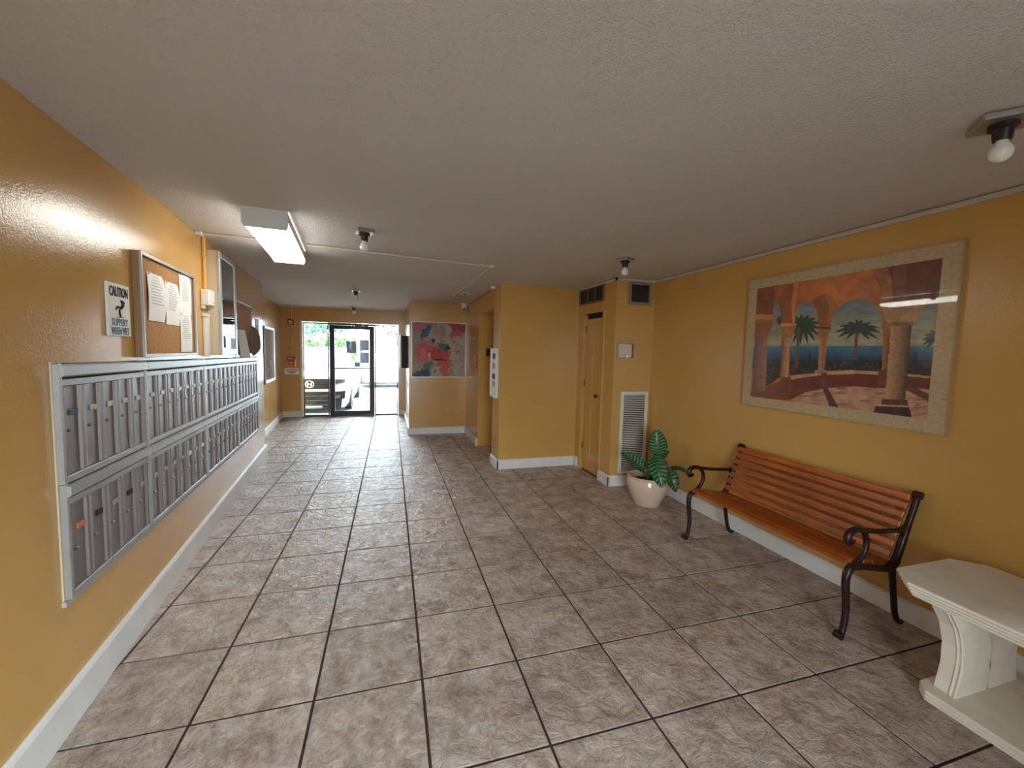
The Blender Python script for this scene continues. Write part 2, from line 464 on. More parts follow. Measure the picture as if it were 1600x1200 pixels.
# baseboards
def base(name, x0, y0, x1, y1, th=.045, hh=.27, side=1):
    L = math.hypot(x1-x0, y1-y0); a = math.atan2(y1-y0, x1-x0)
    m = MB(); s = side
    prof = [(0, 0), (s*th, 0), (s*th, hh-.035), (s*th*.7, hh-.01), (s*.01, hh), (0, hh)]
    o = len(m.v)
    m.prism([(p[0], p[1]) for p in prof], 0, L, 'x')
    m.v = [(v[0], v[1], v[2]) for v in m.v]
    b = m.build(name, WHITE, None, (x0, y0, 0)); b.rotation_euler = (0, 0, a)
    struct(b, None, 'baseboard'); return b
def bb(name, *a, label=None, **k):
    o = base(name, *a, **k); o['label'] = label; return o
bb('baseboard_left', leftx(9.93), 9.96, leftx(-7.97), -7.97, hh=.36, label='white baseboard under the mailbox wall')
bb('baseboard_left_end', leftx(9.93)-.45, 9.93, leftx(9.93)+.045, 9.93, label='short white baseboard around the end of the mailbox wall')
bb('baseboard_left_far', x2(17.55), 17.55, x2(9.98), 9.98, label='white baseboard along the far corridor wall')
bb('baseboard_far_left', -5.2, 17.55, -4.33, 17.55, side=-1, label='white baseboard beneath the fire alarm')
bb('baseboard_far_right', .07, 17.55, .38, 17.55, side=-1, label='tiny white baseboard right of the entrance')
bb('baseboard_corridor_side', .38, 17.55, .38, 12.4, side=-1, label='white baseboard on the corridor side wall')
bb('baseboard_corridor', .335, 12.4, 2.6, 12.4, side=-1, label='white baseboard under the abstract painting')
bb('baseboard_elevator_far', 2.6, 12.4, 2.6, 9.99, side=-1, label='white baseboard under the elevator buttons')
bb('baseboard_elevator_near', 2.6, 7.85, 2.6, 7.015, side=-1, label='short white baseboard beside the elevator alcove')
bb('baseboard_front', 2.56, 7.06, 4.90, 7.06, side=-1, label='long white baseboard on the plain yellow wall face')
bb('baseboard_closet_door', 4.96, 7.06, 4.96, 6.86, side=-1, label='short white baseboard left of the closet door')
bb('baseboard_closet_side', 4.96, 5.55, 4.96, 4.975, side=-1, label='short white baseboard right of the closet door')
bb('baseboard_closet', 4.915, 5.02, 6.04, 5.02, side=-1, label='white baseboard under the louvred grille')
bb('baseboard_right', 6.04, 5.02, 6.04, -7.95, side=-1, label='long white baseboard behind the bench')
# thin crown trims
def trim(n, x0, x1, y0, y1, label):
    struct(MB().box(x0, x1, y0, y1, H-.075, H-.018).build('trim_%d' % n, mat('grey_trim_%d' % n, (196, 186, 170), .6)), label, 'trim')
trim(1, 5.99, 6.04, -7.97, 5.02, 'thin grey crown strip along the bench wall')
trim(2, 4.91, 6.04, 4.97, 5.02, 'thin grey crown strip above the square vent')
trim(3, 4.91, 4.96, 4.97, 7.06, 'thin grey crown strip above the closet door grille')

# ------------------------------------------------------------------ entrance door and side panes
d = struct(empty('door_1', (-2.11, 17.62, 0)), 'dark bronze framed glass entrance door', 'door')
MB().box(-1.03, -.80, 0, .1, .02, 4.42, .008).build('stile', BRONZE, d)
MB().box(.80, 1.03, 0, .1, .02, 4.42, .008).build('stile', BRONZE, d)
MB().box(-.80, .80, 0, .1, .02, .24, .008).build('rail', BRONZE, d)
MB().box(-.80, .80, 0, .1, 4.24, 4.42, .008).build('rail', BRONZE, d)
MB().box(-.80, .80, .04, .06, .24, 4.24).build('pane', GLASS, d)
MB().box(-.84, .84, -.07, -.02, 2.30, 2.37, .01).build('push_bar', BRONZE, d)
MB().box(-.98, -.86, -.05, 0, 1.82, 2.02, .01).build('lock', CARB, d)
MB().box(-.1, .45, -.12, 0, 4.28, 4.38, .01).build('closer', CARB, d)
MB().tube([(.1, -.1, 4.40), (.4, -.28, 4.42), (.75, -.03, 4.43)], .015, 6).build('closer_arm', GALV, d)
def sidelight(n, x0, x1, label):
    w = struct(empty('window_%d' % n, ((x0+x1)/2, 17.65, 0)), label, 'window'); h = (x1-x0)/2
    for a in (-h, h-.05): MB().box(a, a+.05, -.05, .05, 0, 4.5).build('window_frame', BRONZE, w)
    MB().box(-h+.05, h-.05, -.05, .05, 0, .06).build('sill', BRONZE, w)
    MB().box(-h+.05, h-.05, -.05, .05, 4.45, 4.5).build('head', BRONZE, w)
    MB().box(-h+.05, h-.05, -.01, .01, .06, 4.45).build('pane', GLASS, w)
sidelight(1, -4.30, -3.16, 'tall glass side pane left of the entrance door')
sidelight(2, -1.06, .05, 'tall glass side pane right of the entrance door')
t = struct(MB().box(-3.16, -1.06, 17.6, 17.75, 4.43, 4.52).build('trim_4', BRONZE), 'dark bronze head of the entrance frame', 'trim')
struct(MB().box(-4.33, .07, 17.55, 17.95, -.02, .012).build('trim_5', BRONZE), 'dark metal threshold of the entrance', 'trim')
struct(MB().box(-4.39, -4.30, 17.50, 17.56, .0, 4.58).build('trim_6', WHITE), 'white strip standing for the sunlit reveal left of the entrance', 'trim')  # white colour stands in for sunlight on the door reveal
# sheets taped to the door glass, seen from behind
def door_sheet(x0, x1, z0, z1, label):
    o = MB().box(-(x1-x0)/2, (x1-x0)/2, -.004, .004, 0, z1-z0).build('door_notice', PAPERG, None, ((x0+x1)/2, 17.672, z0))
    tag(o, label, 'notice', 'notices taped to the entrance door')
door_sheet(-2.38, -1.93, 3.08, 3.66, 'grey back of a notice taped mid-left on the entrance glass')
door_sheet(-1.76, -1.33, 3.21, 3.74, 'upper of two notices taped at the right of the entrance glass')
door_sheet(-1.76, -1.33, 2.59, 3.13, 'lower of two notices taped at the right of the entrance glass')

# ------------------------------------------------------------------ mailboxes
TILT = .0118
DW = .32
def door_mesh(w, h):
    m = MB(); g = .006
    pr = [(g, 0), (g, -.014), (.022, -.034), (.05, -.034), (.064, -.016), (w-.064, -.016), (w-.05, -.034), (w-.022, -.034), (w-g, -.014), (w-g, 0)]
    m.prism(pr, 0, h, 'z'); return m.mesh('door', ALU)
LOCK_ME = MB().lathe([(.016, 0), (.016, -.02), (.011, -.024)], 10, axis='y').mesh('lock', CHROME, True)
m_ = MB().box(-.055, .055, -.012, 0, 0, .05, .004); PLATE_ME = m_.mesh('nameplate', ALUF)
STICK = {k: MB().box(-.05, .05, -.014, 0, 0, .05).mesh('nameplate', mm) for k, mm in (('w', PAPER), ('o', mat('orange_label', (196, 120, 70), .7)), ('k', mat('black_label', (36, 34, 36), .6)), ('b', mat('teal_label', (70, 96, 104), .6)))}
secs = [(.29, 1.90, 5, 'nearest the viewer'), (1.90, 4.13, 7, 'under the large cork board'), (4.13, 6.42, 7, 'under the glass display case'), (6.42, 8.72, 7, 'farthest along the wall')]
stick = {(0, 0): {0: 'o', 1: 'k', 3: 'k'}, (0, 1): {0: 'b'}, (1, 1): {3: 'w'}, (2, 1): {3: 'w'}, (3, 1): {3: 'w'}, (2, 0): {3: 'w'}, (3, 0): {3: 'w', 2: 'w'}, (1, 0): {4: 'w', 6: 'w'}}
for si, (s0, s1, nd, where) in enumerate(secs):
    for row in (0, 1):
        z0 = (1.115 if row == 0 else 2.12) - TILT*s0
        hh = 1.005 if row == 0 else 1.02
        r = wroot('mailbox_unit', 'L', s0, z0, 0, TILT)
        tag(r, '%s bank of %s aluminium mailbox doors %s' % ('upper' if row else 'lower', 'five' if nd == 5 else 'seven', where), 'mailbox', 'aluminium mailboxes in the left wall')
        w = s1-s0
        MB().box(.0, w, -.012, .08, 0, hh).build('back_box', DARKSLOT, r)
        MB().box(0, .045, -.055, 0, 0, hh, .006).build('frame_post', ALUF, r)
        MB().box(w-.03, w, -.055, 0, 0, hh, .006).build('frame_post', ALUF, r)
        MB().box(.045, w-.03, -.05, 0, 0, .06, .006).build('frame_sill', ALUF, r)
        MB().prism([(0, hh-.005), (-.085, hh-.02), (-.085, hh-.10), (-.06, hh-.115), (0, hh-.115)], 0.005, w-.005, 'x').build('top_flap', ALUF, r)
        MB().box(.045, w-.03, -.05, 0, hh-.19, hh-.13, .005).build('frame_head', ALUF, r)
        dw = (w-.075)/nd; dh = hh-.19-.06
        dme = door_mesh(dw, dh-.01)
        for k in range(nd):
            dd = inst('door', dme, r, (.045+k*dw, -.012, .065))
            inst('lock', LOCK_ME, dd, (.045, -.032, dh*(.50 if row else .46)))
            sk = stick.get((si, row), {}).get(k)
            inst('nameplate', STICK[sk] if sk else PLATE_ME, dd, (dw*.56, -.016, dh*.66))
# white caulk edge round the recess
cz = 1.09
o = struct(MB().box(-.018, .002, -.012, .01, 0, 2.04).build('trim_7', mat('pale_caulk', (205, 190, 165), .7)), 'pale caulked edge beside the nearest mailboxes', 'trim')
l, a = wall_loc('L', .29, cz+.02); o.location = Vector(l)*T; o.rotation_euler = (0, TILT, a)
o = struct(MB().box(-.03, 8.45, -.03, .01, -.045, 0).build('trim_8', mat('grey_caulk', (170, 172, 172), .7)), 'grey strip under the mailboxes', 'trim')
l, a = wall_loc('L', .29, 1.112); o.location = Vector(l)*T; o.rotation_euler = (0, TILT, a)

# ------------------------------------------------------------------ left wall notices
r = wroot('caution_sign', 'L', 1.44, 3.39, .002)
tag(r, 'white CAUTION sign with a slipping figure above the nearest mailboxes', 'sign')
MB().box(-.235, .235, -.022, 0, 0, .55, .004).build('board', PAPER, r)
text_obj('lettering', 'CAUTION', .105, .385, BLACKINK, r, (0, -.024, .465), .004, .018)
text_obj('lettering', 'SLIPPERY', .075, .34, BLUEINK, r, (0, -.024, .148), .004, .01)
text_obj('lettering', 'WHEN WET', .08, .375, BLUEINK, r, (0, -.024, .055), .004, .01)
p = MB()
p.tube([(.01, -.024, .21), (-.01, -.024, .27), (.03, -.024, .30)], .010, 6)
p.tube([(.03, -.024, .30), (-.04, -.024, .31), (-.08, -.024, .28)], .010, 6)
p.tube([(.03, -.024, .30), (.07, -.024, .335)], .016, 6)
p.tube([(.07, -.024, .335), (.03, -.024, .38)], .008, 6).tube([(.07, -.024, .335), (.065, -.024, .385)], .008, 6)
p.lathe([(.016, -.03), (.016, -.02)], 10, (.09, 0, .36), 'y')
p.box(-.08, .08, -.026, -.022, .198, .203)
p.build('pictogram', BLACKINK, r)

FRAMEWOOD = mat('brown_frame_wood', (150, 116, 80), .6)
def framed_board(name, s0, s1, z0, z1, depth, label, fw=.042):
    r = wroot(name, 'L', (s0+s1)/2, z0, .002); tag(r, label, 'board')
    h = (s1-s0)/2; zz = z1-z0
    MB().box(-h+fw*.5, h-fw*.5, -depth*.62, 0, fw*.5, zz-fw*.5).build('cork_panel', CORK, r)
    for a in ((-h, -h+fw, 0, zz), (h-fw, h, 0, zz), (-h+fw, h-fw, 0, fw), (-h+fw, h-fw, zz-fw, zz)):
        MB().box(a[0], a[1], -depth, -depth*.72, a[2], a[3], .005).build('frame_rail', ALUF, r)
        MB().box(a[0]+.004, a[1]-.004, -depth*.72, 0, a[2]+.004, a[3]-.004).build('frame_side', FRAMEWOOD, r)
    return r
framed_board('cork_board', 1.82, 3.70, 3.155, 4.385, .09, 'large cork notice board in an aluminium frame above the mailboxes')
def sheet(s, z, w, h, off, label, bend=.02, lines=10, pins=True, group='papers pinned to the large cork board'):
    r = wroot('notice_sheet', 'L', s, z, off); tag(r, label, 'paper', group)
    fn = lambda u, v: ((u-.5)*w, -.004-bend*math.sin(v*math.pi)*(.4+.6*u), v*h)
    MB().grid(4, 8, fn).build('page', PAPER, r)
    m = MB(); rnd = random.Random(int(s*100))
    for k in range(lines):
        v = .92-.62*k/lines; u0 = .12+.1*rnd.random(); u1 = .6+.28*rnd.random()
        if k < 2: u0, u1 = .3, .7
        def q(u, v):
            x, y, zz = fn(u, v); return (x, y-.003, zz)
        o = len(m.v); m.v += [q(u0, v), q(u1, v), q(u1, v+.013), q(u0, v+.013)]; m.f.append((o, o+1, o+2, o+3))
    m.build('printed_lines', INK, r)
    if pins:
        for u in (.08, .92):
            x, y, zz = fn(u, .97); MB().lathe([(.009, y-.014), (.009, y)], 8, (x, 0, zz), 'y').build('push_pin', CHROME, r)
sheet(2.27, 3.60, .48, .58, .06, 'left letter-size sheet pinned to the large cork board', .03)
sheet(2.80, 3.58, .47, .57, .06, 'middle letter-size sheet pinned to the large cork board', .02, 13)
sheet(3.32, 3.76, .47, .57, .06, 'upper right sheet pinned to the large cork board', .006, 13)
sheet(3.30, 3.21, .47, .56, .06, 'lower right sheet pinned to the large cork board', .006, 12)

r = wroot('sensor_box', 'L', 4.41, 3.99, .002); tag(r, 'small white plastic box on the wall left of the glass display case', 'sensor')
MB().box(-.16, .16, -.13, 0, 0, .27, .015).build('housing', PLASTICW, r)
MB().box(-.16, -.06, -.06, 0, -.06, 0, .008).build('mount', PLASTICW, r)
MB().box(.06, .10, -.135, -.12, .05, .07).build('indicator', INK, r)
r = wroot('wall_conduit', 'L', 4.42, 4.26, .03); tag(r, 'yellow painted conduit running from the white box to the ceiling', 'pipe')
MB().tube([(0, 0, 0), (0, 0, .9)], .028, 8).build('pipe', YELLOWPIPE, r)
MB().box(-.05, .05, -.035, .028, .55, .58).build('clip', YELLOWPIPE, r)
r = wroot('wall_channel', 'L', 4.42, 3.12, .03); tag(r, 'white cable channel on the wall below the small white box', 'cable channel')
MB().box(-.10, .10, -.03, .028, 0, .68, .008).build('channel', PLASTICW, r)
MB().box(-.13, .11, -.04, .028, .68, .74, .006).build('cover', PLASTICW, r)

# glass display case
r = wroot('display_case', 'L', 4.60, 3.135, .002); tag(r, 'tall shallow display case with glass door above the mailboxes', 'display case')
cw, ch, cd = 1.18, 1.85, .20
MB().box(0, .03, -cd+.03, 0, 0, ch).build('side_panel', BEIGEMETAL, r)
MB().box(cw-.03, cw, -cd+.03, 0, 0, ch).build('side_panel', BEIGEMETAL, r)
MB().box(.03, cw-.03, -cd+.03, 0, 0, .03).build('bottom_panel', BEIGEMETAL, r)
MB().box(.03, cw-.03, -cd+.03, 0, ch-.03, ch).build('top_panel', BEIGEMETAL, r)
MB().box(.03, cw-.03, -.02, 0, .03, ch-.03).build('back_panel', DARKSLOT, r)
dr = empty('door', (0, 0, 0)); dr.parent = r
fr = .12
for a in ((0, fr, 0, ch), (cw-fr, cw, 0, ch), (fr, cw-fr, 0, fr), (fr, cw-fr, ch-fr*.8, ch)):
    MB().box(a[0], a[1], -cd-.01, -cd+.03, a[2], a[3], .006).build('door_rail', ALUF, dr)
MB().box(fr, cw-fr, -cd+.002, -cd+.012, fr, ch-fr*.8).build('pane', CASEGLASS, dr)
MB().lathe([(.022, -cd-.03), (.022, -cd-.01)], 10, (cw-.06, 0, ch*.52), 'y').build('lock', CHROME, dr)
m = MB()
for k in range(30): m.box(-.012, .004, -cd+.005, -cd+.03, .03+k*.06, .03+k*.06+.045)
m.build('piano_hinge', GALV, r)

framed_board('cork_board', 6.35, 8.32, 3.11, 4.34, .03, 'smaller dark cork board beyond the glass display case', .03)
r = wroot('leaflet', 'L', 7.0, 3.06, .05); tag(r, 'white folded leaflet standing against the far cork board', 'leaflet')
MB().grid(2, 6, lambda u, v: ((u-.5)*.42+v*-.25, -.01-.12*u*(1-.5*v), v*.62)).build('front_page', PAPER, r)
MB().grid(2, 6, lambda u, v: ((u-.5)*.42+v*-.25-.06, .0-.02*u, v*.64)).build('back_page', CARDB, r)
r = wroot('curled_card', 'L', 8.05, 3.06, .034); tag(r, 'curled grey brown card hanging off the far cork board', 'card')
def curl(u, v):
    wv = .12+.88*math.sin(math.pi*min(1, max(0, v)))**.8
    return ((u-.3)*.62*wv+.12*(1-v), -.02-.14*u*u*wv-.02*math.sin(v*9)*u, v*.78)
MB().grid(5, 9, curl).build('card', CARDB, r)
MB().grid(2, 4, lambda u, v: (.10+u*.26, -.05-.09*u+.02*v, .32+v*.2-u*.12)).build('torn_flap', CARDB, r)
r = wroot('wall_notice', 'L', 9.15, 3.45, .004); tag(r, 'faint framed notice near the end of the mailbox wall', 'notice')
MB().box(-.22, .22, -.01, 0, 0, .62).build('sheet', mat('pale_notice', (214, 206, 190), .6), r)
MB().box(-.14, .14, -.014, -.01, .1, .45).build('print', INK, r)

# recess wall: framed case seen at a slant
CASEBLACK = mat('matt_black_frame', (18, 18, 20), .75)
def x2root(name, y, z, off=0):
    return empty(name, (x2(y)+off, y, z), math.atan2(1, -.1))
r = x2root('wall_case', 13.4, 1.98, .002); tag(r, 'dark framed notice case on the far corridor wall', 'notice case')
MB().box(-1.1, 1.1, -.05, 0, 0, 2.06).build('back_panel', CORK, r)
for a in ((-1.2, -.85, 0, 2.06), (1.05, 1.2, 0, 2.06), (-.85, 1.05, 0, .1), (-.85, 1.05, 1.98, 2.06)):
    MB().box(a[0], a[1], -.16, 0, a[2], a[3], .01).build('frame_rail', CASEBLACK if a[0] < -1.1 else ALUF, r)
MB().box(-1.05, 1.05, -.10, -.09, .1, 1.98).build('pane', CASEGLASS, r)
MB().box(-.75, -.1, -.062, -.05, .95, 1.8).build('poster', PAPER, r)
MB().box(.2, .8, -.062, -.05, .5, 1.7).build('poster', mat('tan_poster', (196, 160, 120), .8), r)
r = x2root('black_strip', 12.35, 4.06, .03); tag(r, 'slim black strip above the notice case on the far corridor wall', 'strip')  # plain black strip with a small chrome block
MB().box(-.05, .05, -.06, 0.03, 0, .55).build('strip', CARB, r)
MB().box(-.03, .03, -.09, -.06, .2, .3, .01).build('catch', CHROME, r)

# ------------------------------------------------------------------ far wall: fire alarm
r = wroot('alarm_strobe', 'F', -4.78, 4.33, .002); tag(r, 'small square red fire alarm strobe high on the end wall', 'fire alarm')
MB().box(-.125, .125, -.10, 0, 0, .28, .012).build('housing', RED, r)
MB().box(-.075, .075, -.14, -.10, .12, .2, .01).build('lens', PLASTICW, r)
text_obj('lettering', 'FIRE', .05, .14, PAPER, r, (0, -.103, .06), .004)
r = wroot('pull_station', 'F', -4.78, 2.47, .002); tag(r, 'red fire alarm pull station beside the entrance', 'fire alarm')
MB().prism([(-.19, .22), (-.15, .42), (.15, .42), (.19, .22)], -.16, 0, 'y').build('cover', RED, r)
MB().box(-.11, .11, -.10, 0, 0, .22, .012).build('housing', RED, r)
MB().prism([(-.07, .14), (.07, .14), (0, .05)], -.12, -.10, 'y').build('arrow', PAPER, r)
text_obj('lettering', 'FIRE', .06, .22, PAPER, r, (0, -.163, .31), .004)
MB().box(.15, .19, -.05, 0, -.08, .3).build('rod', PLASTICW, r)
r = wroot('alarm_notice', 'F', -4.78, 2.03, .002); tag(r, 'small white three-line notice under the red pull station', 'notice')
MB().box(-.31, .31, -.012, 0, 0, .28).build('plate', PAPER, r)
for k, (ww, mm) in enumerate(((.5, RED), (.42, BLACKINK), (.26, BLACKINK))):
    MB().box(-ww/2, ww/2, -.016, -.012, .20-.075*k, .235-.075*k).build('printed_line', mm, r)
r = wroot('alarm_conduit', 'F', -4.74, 2.88, .04); tag(r, 'thin beige conduit linking the red alarm boxes to the ceiling', 'pipe')
MB().tube([(0, 0, 0), (0, 0, 1.45)], .022, 8).build('pipe', BEIGEMETAL, r)
MB().tube([(0, 0, 1.73), (0, 0, H-2.88)], .022, 8).build('pipe', BEIGEMETAL, r)
MB().box(-.05, .05, -.04, .04, H-2.88-.06, H-2.88, .01).build('fitting', BEIGEMETAL, r)

# dark cabinet projecting from the corridor side wall
r = wroot('wall_cabinet', 'K', 14.6, 2.53, .002); tag(r, 'black cabinet projecting from the corridor wall right of the entrance', 'cabinet')
MB().box(-.65, .65, -.24, 0, 0, 1.36, .012).build('body', mat('black_cabinet', (20, 13, 18), .6), r)
MB().box(-.68, .68, -.30, -.24, -.03, 1.40, .008).build('front_frame', BEIGEMETAL, r)

# ------------------------------------------------------------------ vertex painted prints
def raster_mesh(name, w, h, nx, ny, colfn, material, parent, loc):
    # grid in local xz plane facing -y; colfn takes arrays u (0..1 left-right), v (0..1 bottom-top) -> linear rgb
    m = MB().grid(nx, ny, lambda u, v: ((u-.5)*w, 0, v*h))
    me = m.mesh(name, material)
    u = np.tile(np.linspace(0, 1, nx+1), ny+1); v = np.repeat(np.linspace(0, 1, ny+1), nx+1)
    c = colfn(u, v)
    ca = me.color_attributes.new('Col', 'FLOAT_COLOR', 'POINT')
    ca.data.foreach_set('color', np.concatenate([c, np.ones((len(c), 1))], 1).astype(np.float32).ravel())
    return inst(name, me, parent, loc)
def homog(src, dst):
    A = []
    for (x, y), (u, v) in zip(src, dst):
        A.append([x, y, 1, 0, 0, 0, -u*x, -u*y, -u]); A.append([0, 0, 0, x, y, 1, -v*x, -v*y, -v])
    return np.linalg.svd(np.array(A, float))[2][-1].reshape(3, 3)
def hmap(Hm, x, y):
    p = Hm @ np.stack([x, y, np.ones_like(x)]); return p[0]/p[2], p[1]/p[2]
def inpoly(px, py, poly):
    ins = np.zeros(len(px), bool); n = len(poly)
    for i in range(n):
        x1, y1 = poly[i]; x2_, y2_ = poly[(i+1) % n]
        if y1 == y2_: continue
        c = ((y1 > py) != (y2_ > py)) & (px < (x2_-x1)*(py-y1)/(y2_-y1)+x1)
        ins ^= c
    return ins
def vnoise(x, y, seed):
    rs = np.random.RandomState(seed); tab = rs.rand(64, 64)
    xi, yi = np.floor(x).astype(int), np.floor(y).astype(int); fx, fy = x-xi, y-yi
    fx = fx*fx*(3-2*fx); fy = fy*fy*(3-2*fy)
    g = lambda a, b: tab[a % 64, b % 64]
    return (g(xi, yi)*(1-fx)+g(xi+1, yi)*fx)*(1-fy)+(g(xi, yi+1)*(1-fx)+g(xi+1, yi+1)*fx)*fy
def fbm(x, y, seed): return (vnoise(x, y, seed)+.5*vnoise(2*x, 2*y, seed+1)+.25*vnoise(4*x, 4*y, seed+2))/1.75
def L3(c, k=1.0): return np.array(lin(c))*k

PK = 1.75
def arcade(u, v):
    Hm = homog([(0, 1), (1, 1), (1, 0), (0, 0)], [(152, 322), (1158, 163), (1105, 1040), (128, 913)])
    x, y = hmap(Hm, u, v)
    n1 = fbm(x/40, y/40, 3); n2 = fbm(x/12, y/12, 9)
    x = x+(n2-.5)*3
    img = np.zeros((len(u), 3))
    def fill(mask, c, k=1.0, amt=.35):
        img[mask] = L3(c)*k*(1+amt*(n1[mask]-.5)*2)[:, None]
    fill(np.ones(len(u), bool), (146, 84, 42))
    img[:] *= (1.15-.5*np.clip((np.abs(x-560)/520), 0, 1))[:, None]
    op = [[(235, 500), (245, 420), (262, 375), (278, 420), (290, 510), (295, 800), (205, 870), (210, 570)],
          [(340, 600), (355, 520), (365, 450), (390, 410), (420, 393), (450, 408), (478, 450), (495, 530), (505, 600), (503, 785), (338, 805)],
          [(545, 600), (552, 540), (570, 470), (600, 425), (640, 395), (690, 384), (750, 388), (800, 418), (835, 465), (842, 520), (855, 775), (530, 778)],
          [(1000, 520), (1030, 490), (1055, 440), (1090, 408), (1160, 395), (1120, 805), (980, 792)],
          [(120, 590), (152, 590), (148, 760), (120, 760)]]
    om = np.zeros(len(u), bool)
    for p in op: om |= inpoly(x, y, p)
    ys = np.clip((y-400)/235, 0, 1)[:, None]
    sky = L3((84, 98, 100))*(1-ys)+L3((132, 126, 100))*ys
    sky = sky*(1+.35*(fbm(x/60, y/18, 21)-.5)*2)[:, None]
    sea = L3((52, 96, 112))*(1-np.clip((y-636)/90, 0, 1))[:, None]+L3((10, 34, 66))*np.clip((y-636)/90, 0, 1)[:, None]
    sea = sea*(1+.5*(vnoise(x/50, y/4, 33)-.5))[:, None]
    fol = L3((26, 34, 28))*(.4+1.5*n2[:, None])
    img[om] = sky[om]
    mm = om & (y > 636); img[mm] = sea[mm]
    mm = om & (y > 728-26*fbm(x/22, y*0, 41)); img[mm] = fol[mm]
    # bushes lighter stones
    mm = om & (y > 720) & (n2 > .62); img[mm] = L3((58, 52, 44))
    def palm(cx, cy, fronds, tr):
        for a, ln in fronds:
            a = math.radians(a)
            for t in np.linspace(.05, 1, 26):
                px = cx+math.cos(a)*ln*t; py = cy-math.sin(a)*ln*t*.8+ln*.28*t*t
                wd = 9*math.sin(math.pi*min(1, t*.9+.1))+1.5
                m2 = ((x-px)**2+(y-py)**2 < wd*wd) & om
                img[m2] = L3((34, 50, 40))*(.6+.9*n2[m2, None])
        (x0, y0), (x1, y1), wt = tr
        m2 = (y > y0) & (y < y1) & (np.abs(x-(x0+(x1-x0)*(y-y0)/(y1-y0))) < wt) & om
        img[m2] = L3((84, 56, 42))
    palm(405, 520, [(a, 105) for a in range(0, 360, 24)], ((385, 540), (376, 760), 8))
    palm(708, 545, [(8, 130), (25, 120), (48, 105), (75, 95), (95, 95), (125, 100), (150, 115), (170, 125), (190, 110), (215, 75), (325, 80), (345, 115), (270, 40)], ((703, 560), (699, 715), 8))
    palm(1140, 590, [(a, 80) for a in (90, 120, 150, 175, 200, 225)], ((1150, 600), (1150, 700), 5))
    palm(265, 500, [(a, 50) for a in (0, 30, 60, 330)], ((262, 540), (262, 560), 2))
    for cx, y0, y1, w in ((450, 650, 745, 12), (1032, 660, 740, 15)):
        m2 = om & (y > y0) & (y < y1) & (np.abs(x-cx) < w*(y-y0)/(y1-y0)); img[m2] = L3((22, 36, 30))
    P = lambda pts, c, k=1.0: fill(inpoly(x, y, pts), c, k)
    P([(435, 400), (480, 368), (530, 348), (552, 348), (556, 400), (560, 530), (495, 530), (482, 450), (458, 408)], (112, 68, 40))
    P([(520, 350), (552, 346), (600, 420), (570, 470), (556, 535), (538, 535), (545, 420)], (132, 80, 46))
    P([(152, 322), (245, 305), (240, 470), (146, 470)], (104, 58, 34))
    P([(262, 380), (300, 320), (345, 296), (360, 300), (340, 400), (350, 520), (290, 520), (280, 430)], (118, 68, 38))
    P([(352, 297), (375, 292), (362, 420), (362, 520), (350, 520), (338, 400)], (168, 102, 56))
    P([(775, 215), (1165, 150), (1150, 405), (1085, 410), (900, 390), (845, 400), (826, 330), (800, 265)], (84, 40, 26))
    P([(775, 226), (860, 212), (885, 300), (895, 385), (845, 398), (828, 325), (805, 265)], (128, 76, 46))
    P([(885, 210), (960, 200), (960, 385), (895, 385)], (96, 56, 38))
    # columns
    def col(x0, x1, y0, y1, bx0, bx1, a, b):
        t = np.clip((y-y0)/(y1-y0), 0, 1); l = x0+(bx0-x0)*t; r_ = x1+(bx1-x1)*t
        m2 = (y >= y0) & (y <= y1) & (x >= l) & (x <= r_)
        s = ((x-l)/(r_-l))[m2][:, None]
        img[m2] = (L3(a)*(1-s)+L3(b)*s)*(1+.3*(n2[m2]-.5)*2)[:, None]
    P([(128, 913), (205, 868), (345, 800), (350, 935), (125, 930)], (94, 48, 28))
    col(145, 215, 570, 905, 138, 210, (74, 44, 36), (128, 84, 58))
    P([(146, 480), (246, 490), (236, 530), (214, 578), (148, 576)], (128, 80, 52)); P([(146, 462), (244, 464), (254, 494), (146, 488)], (150, 102, 66)); P([(130, 890), (212, 885), (212, 905), (128, 915)], (80, 46, 34))
    P([(340, 800), (480, 786), (540, 775), (700, 770), (862, 778), (862, 796), (700, 790), (540, 796), (430, 808), (345, 824)], (158, 112, 80))
    P([(345, 824), (430, 808), (540, 796), (700, 790), (866, 796), (872, 872), (700, 860), (540, 870), (430, 892), (338, 940)], (84, 40, 26))
    P([(980, 790), (1118, 804), (1118, 816), (980, 802)], (150, 106, 76)); P([(980, 802), (1118, 816), (1115, 876), (980, 858)], (82, 42, 28))
    fl_ = inpoly(x, y, [(338, 940), (430, 892), (540, 869), (700, 859), (872, 871), (1115, 876), (1105, 1045), (330, 950)])
    fill(fl_, (150, 112, 90)); m2 = fl_ & (vnoise(x/70, y/5, 77) > .72); img[m2] = L3((112, 76, 62))
    P([(524, 866), (552, 866), (618, 975), (566, 968)], (70, 46, 40)); P([(985, 858), (1030, 862), (1112, 905), (1112, 945), (985, 880)], (82, 50, 40))
    P([(292, 805), (350, 805), (352, 880), (300, 900)], (92, 50, 32)); P([(515, 785), (548, 785), (548, 862), (520, 868)], (86, 50, 36))
    col(293, 338, 588, 808, 288, 331, (98, 62, 44), (168, 122, 84)); P([(285, 520), (370, 518), (362, 555), (345, 588), (294, 590)], (138, 88, 56)); P([(283, 512), (372, 514), (368, 526), (285, 526)], (168, 112, 72))
    col(500, 533, 598, 772, 498, 529, (150, 108, 78), (108, 72, 52)); P([(486, 540), (558, 542), (545, 590), (497, 592)], (132, 84, 56)); P([(484, 530), (560, 534), (558, 546), (486, 544)], (84, 44, 28)); P([(480, 768), (545, 768), (545, 786), (478, 786)], (138, 98, 72))
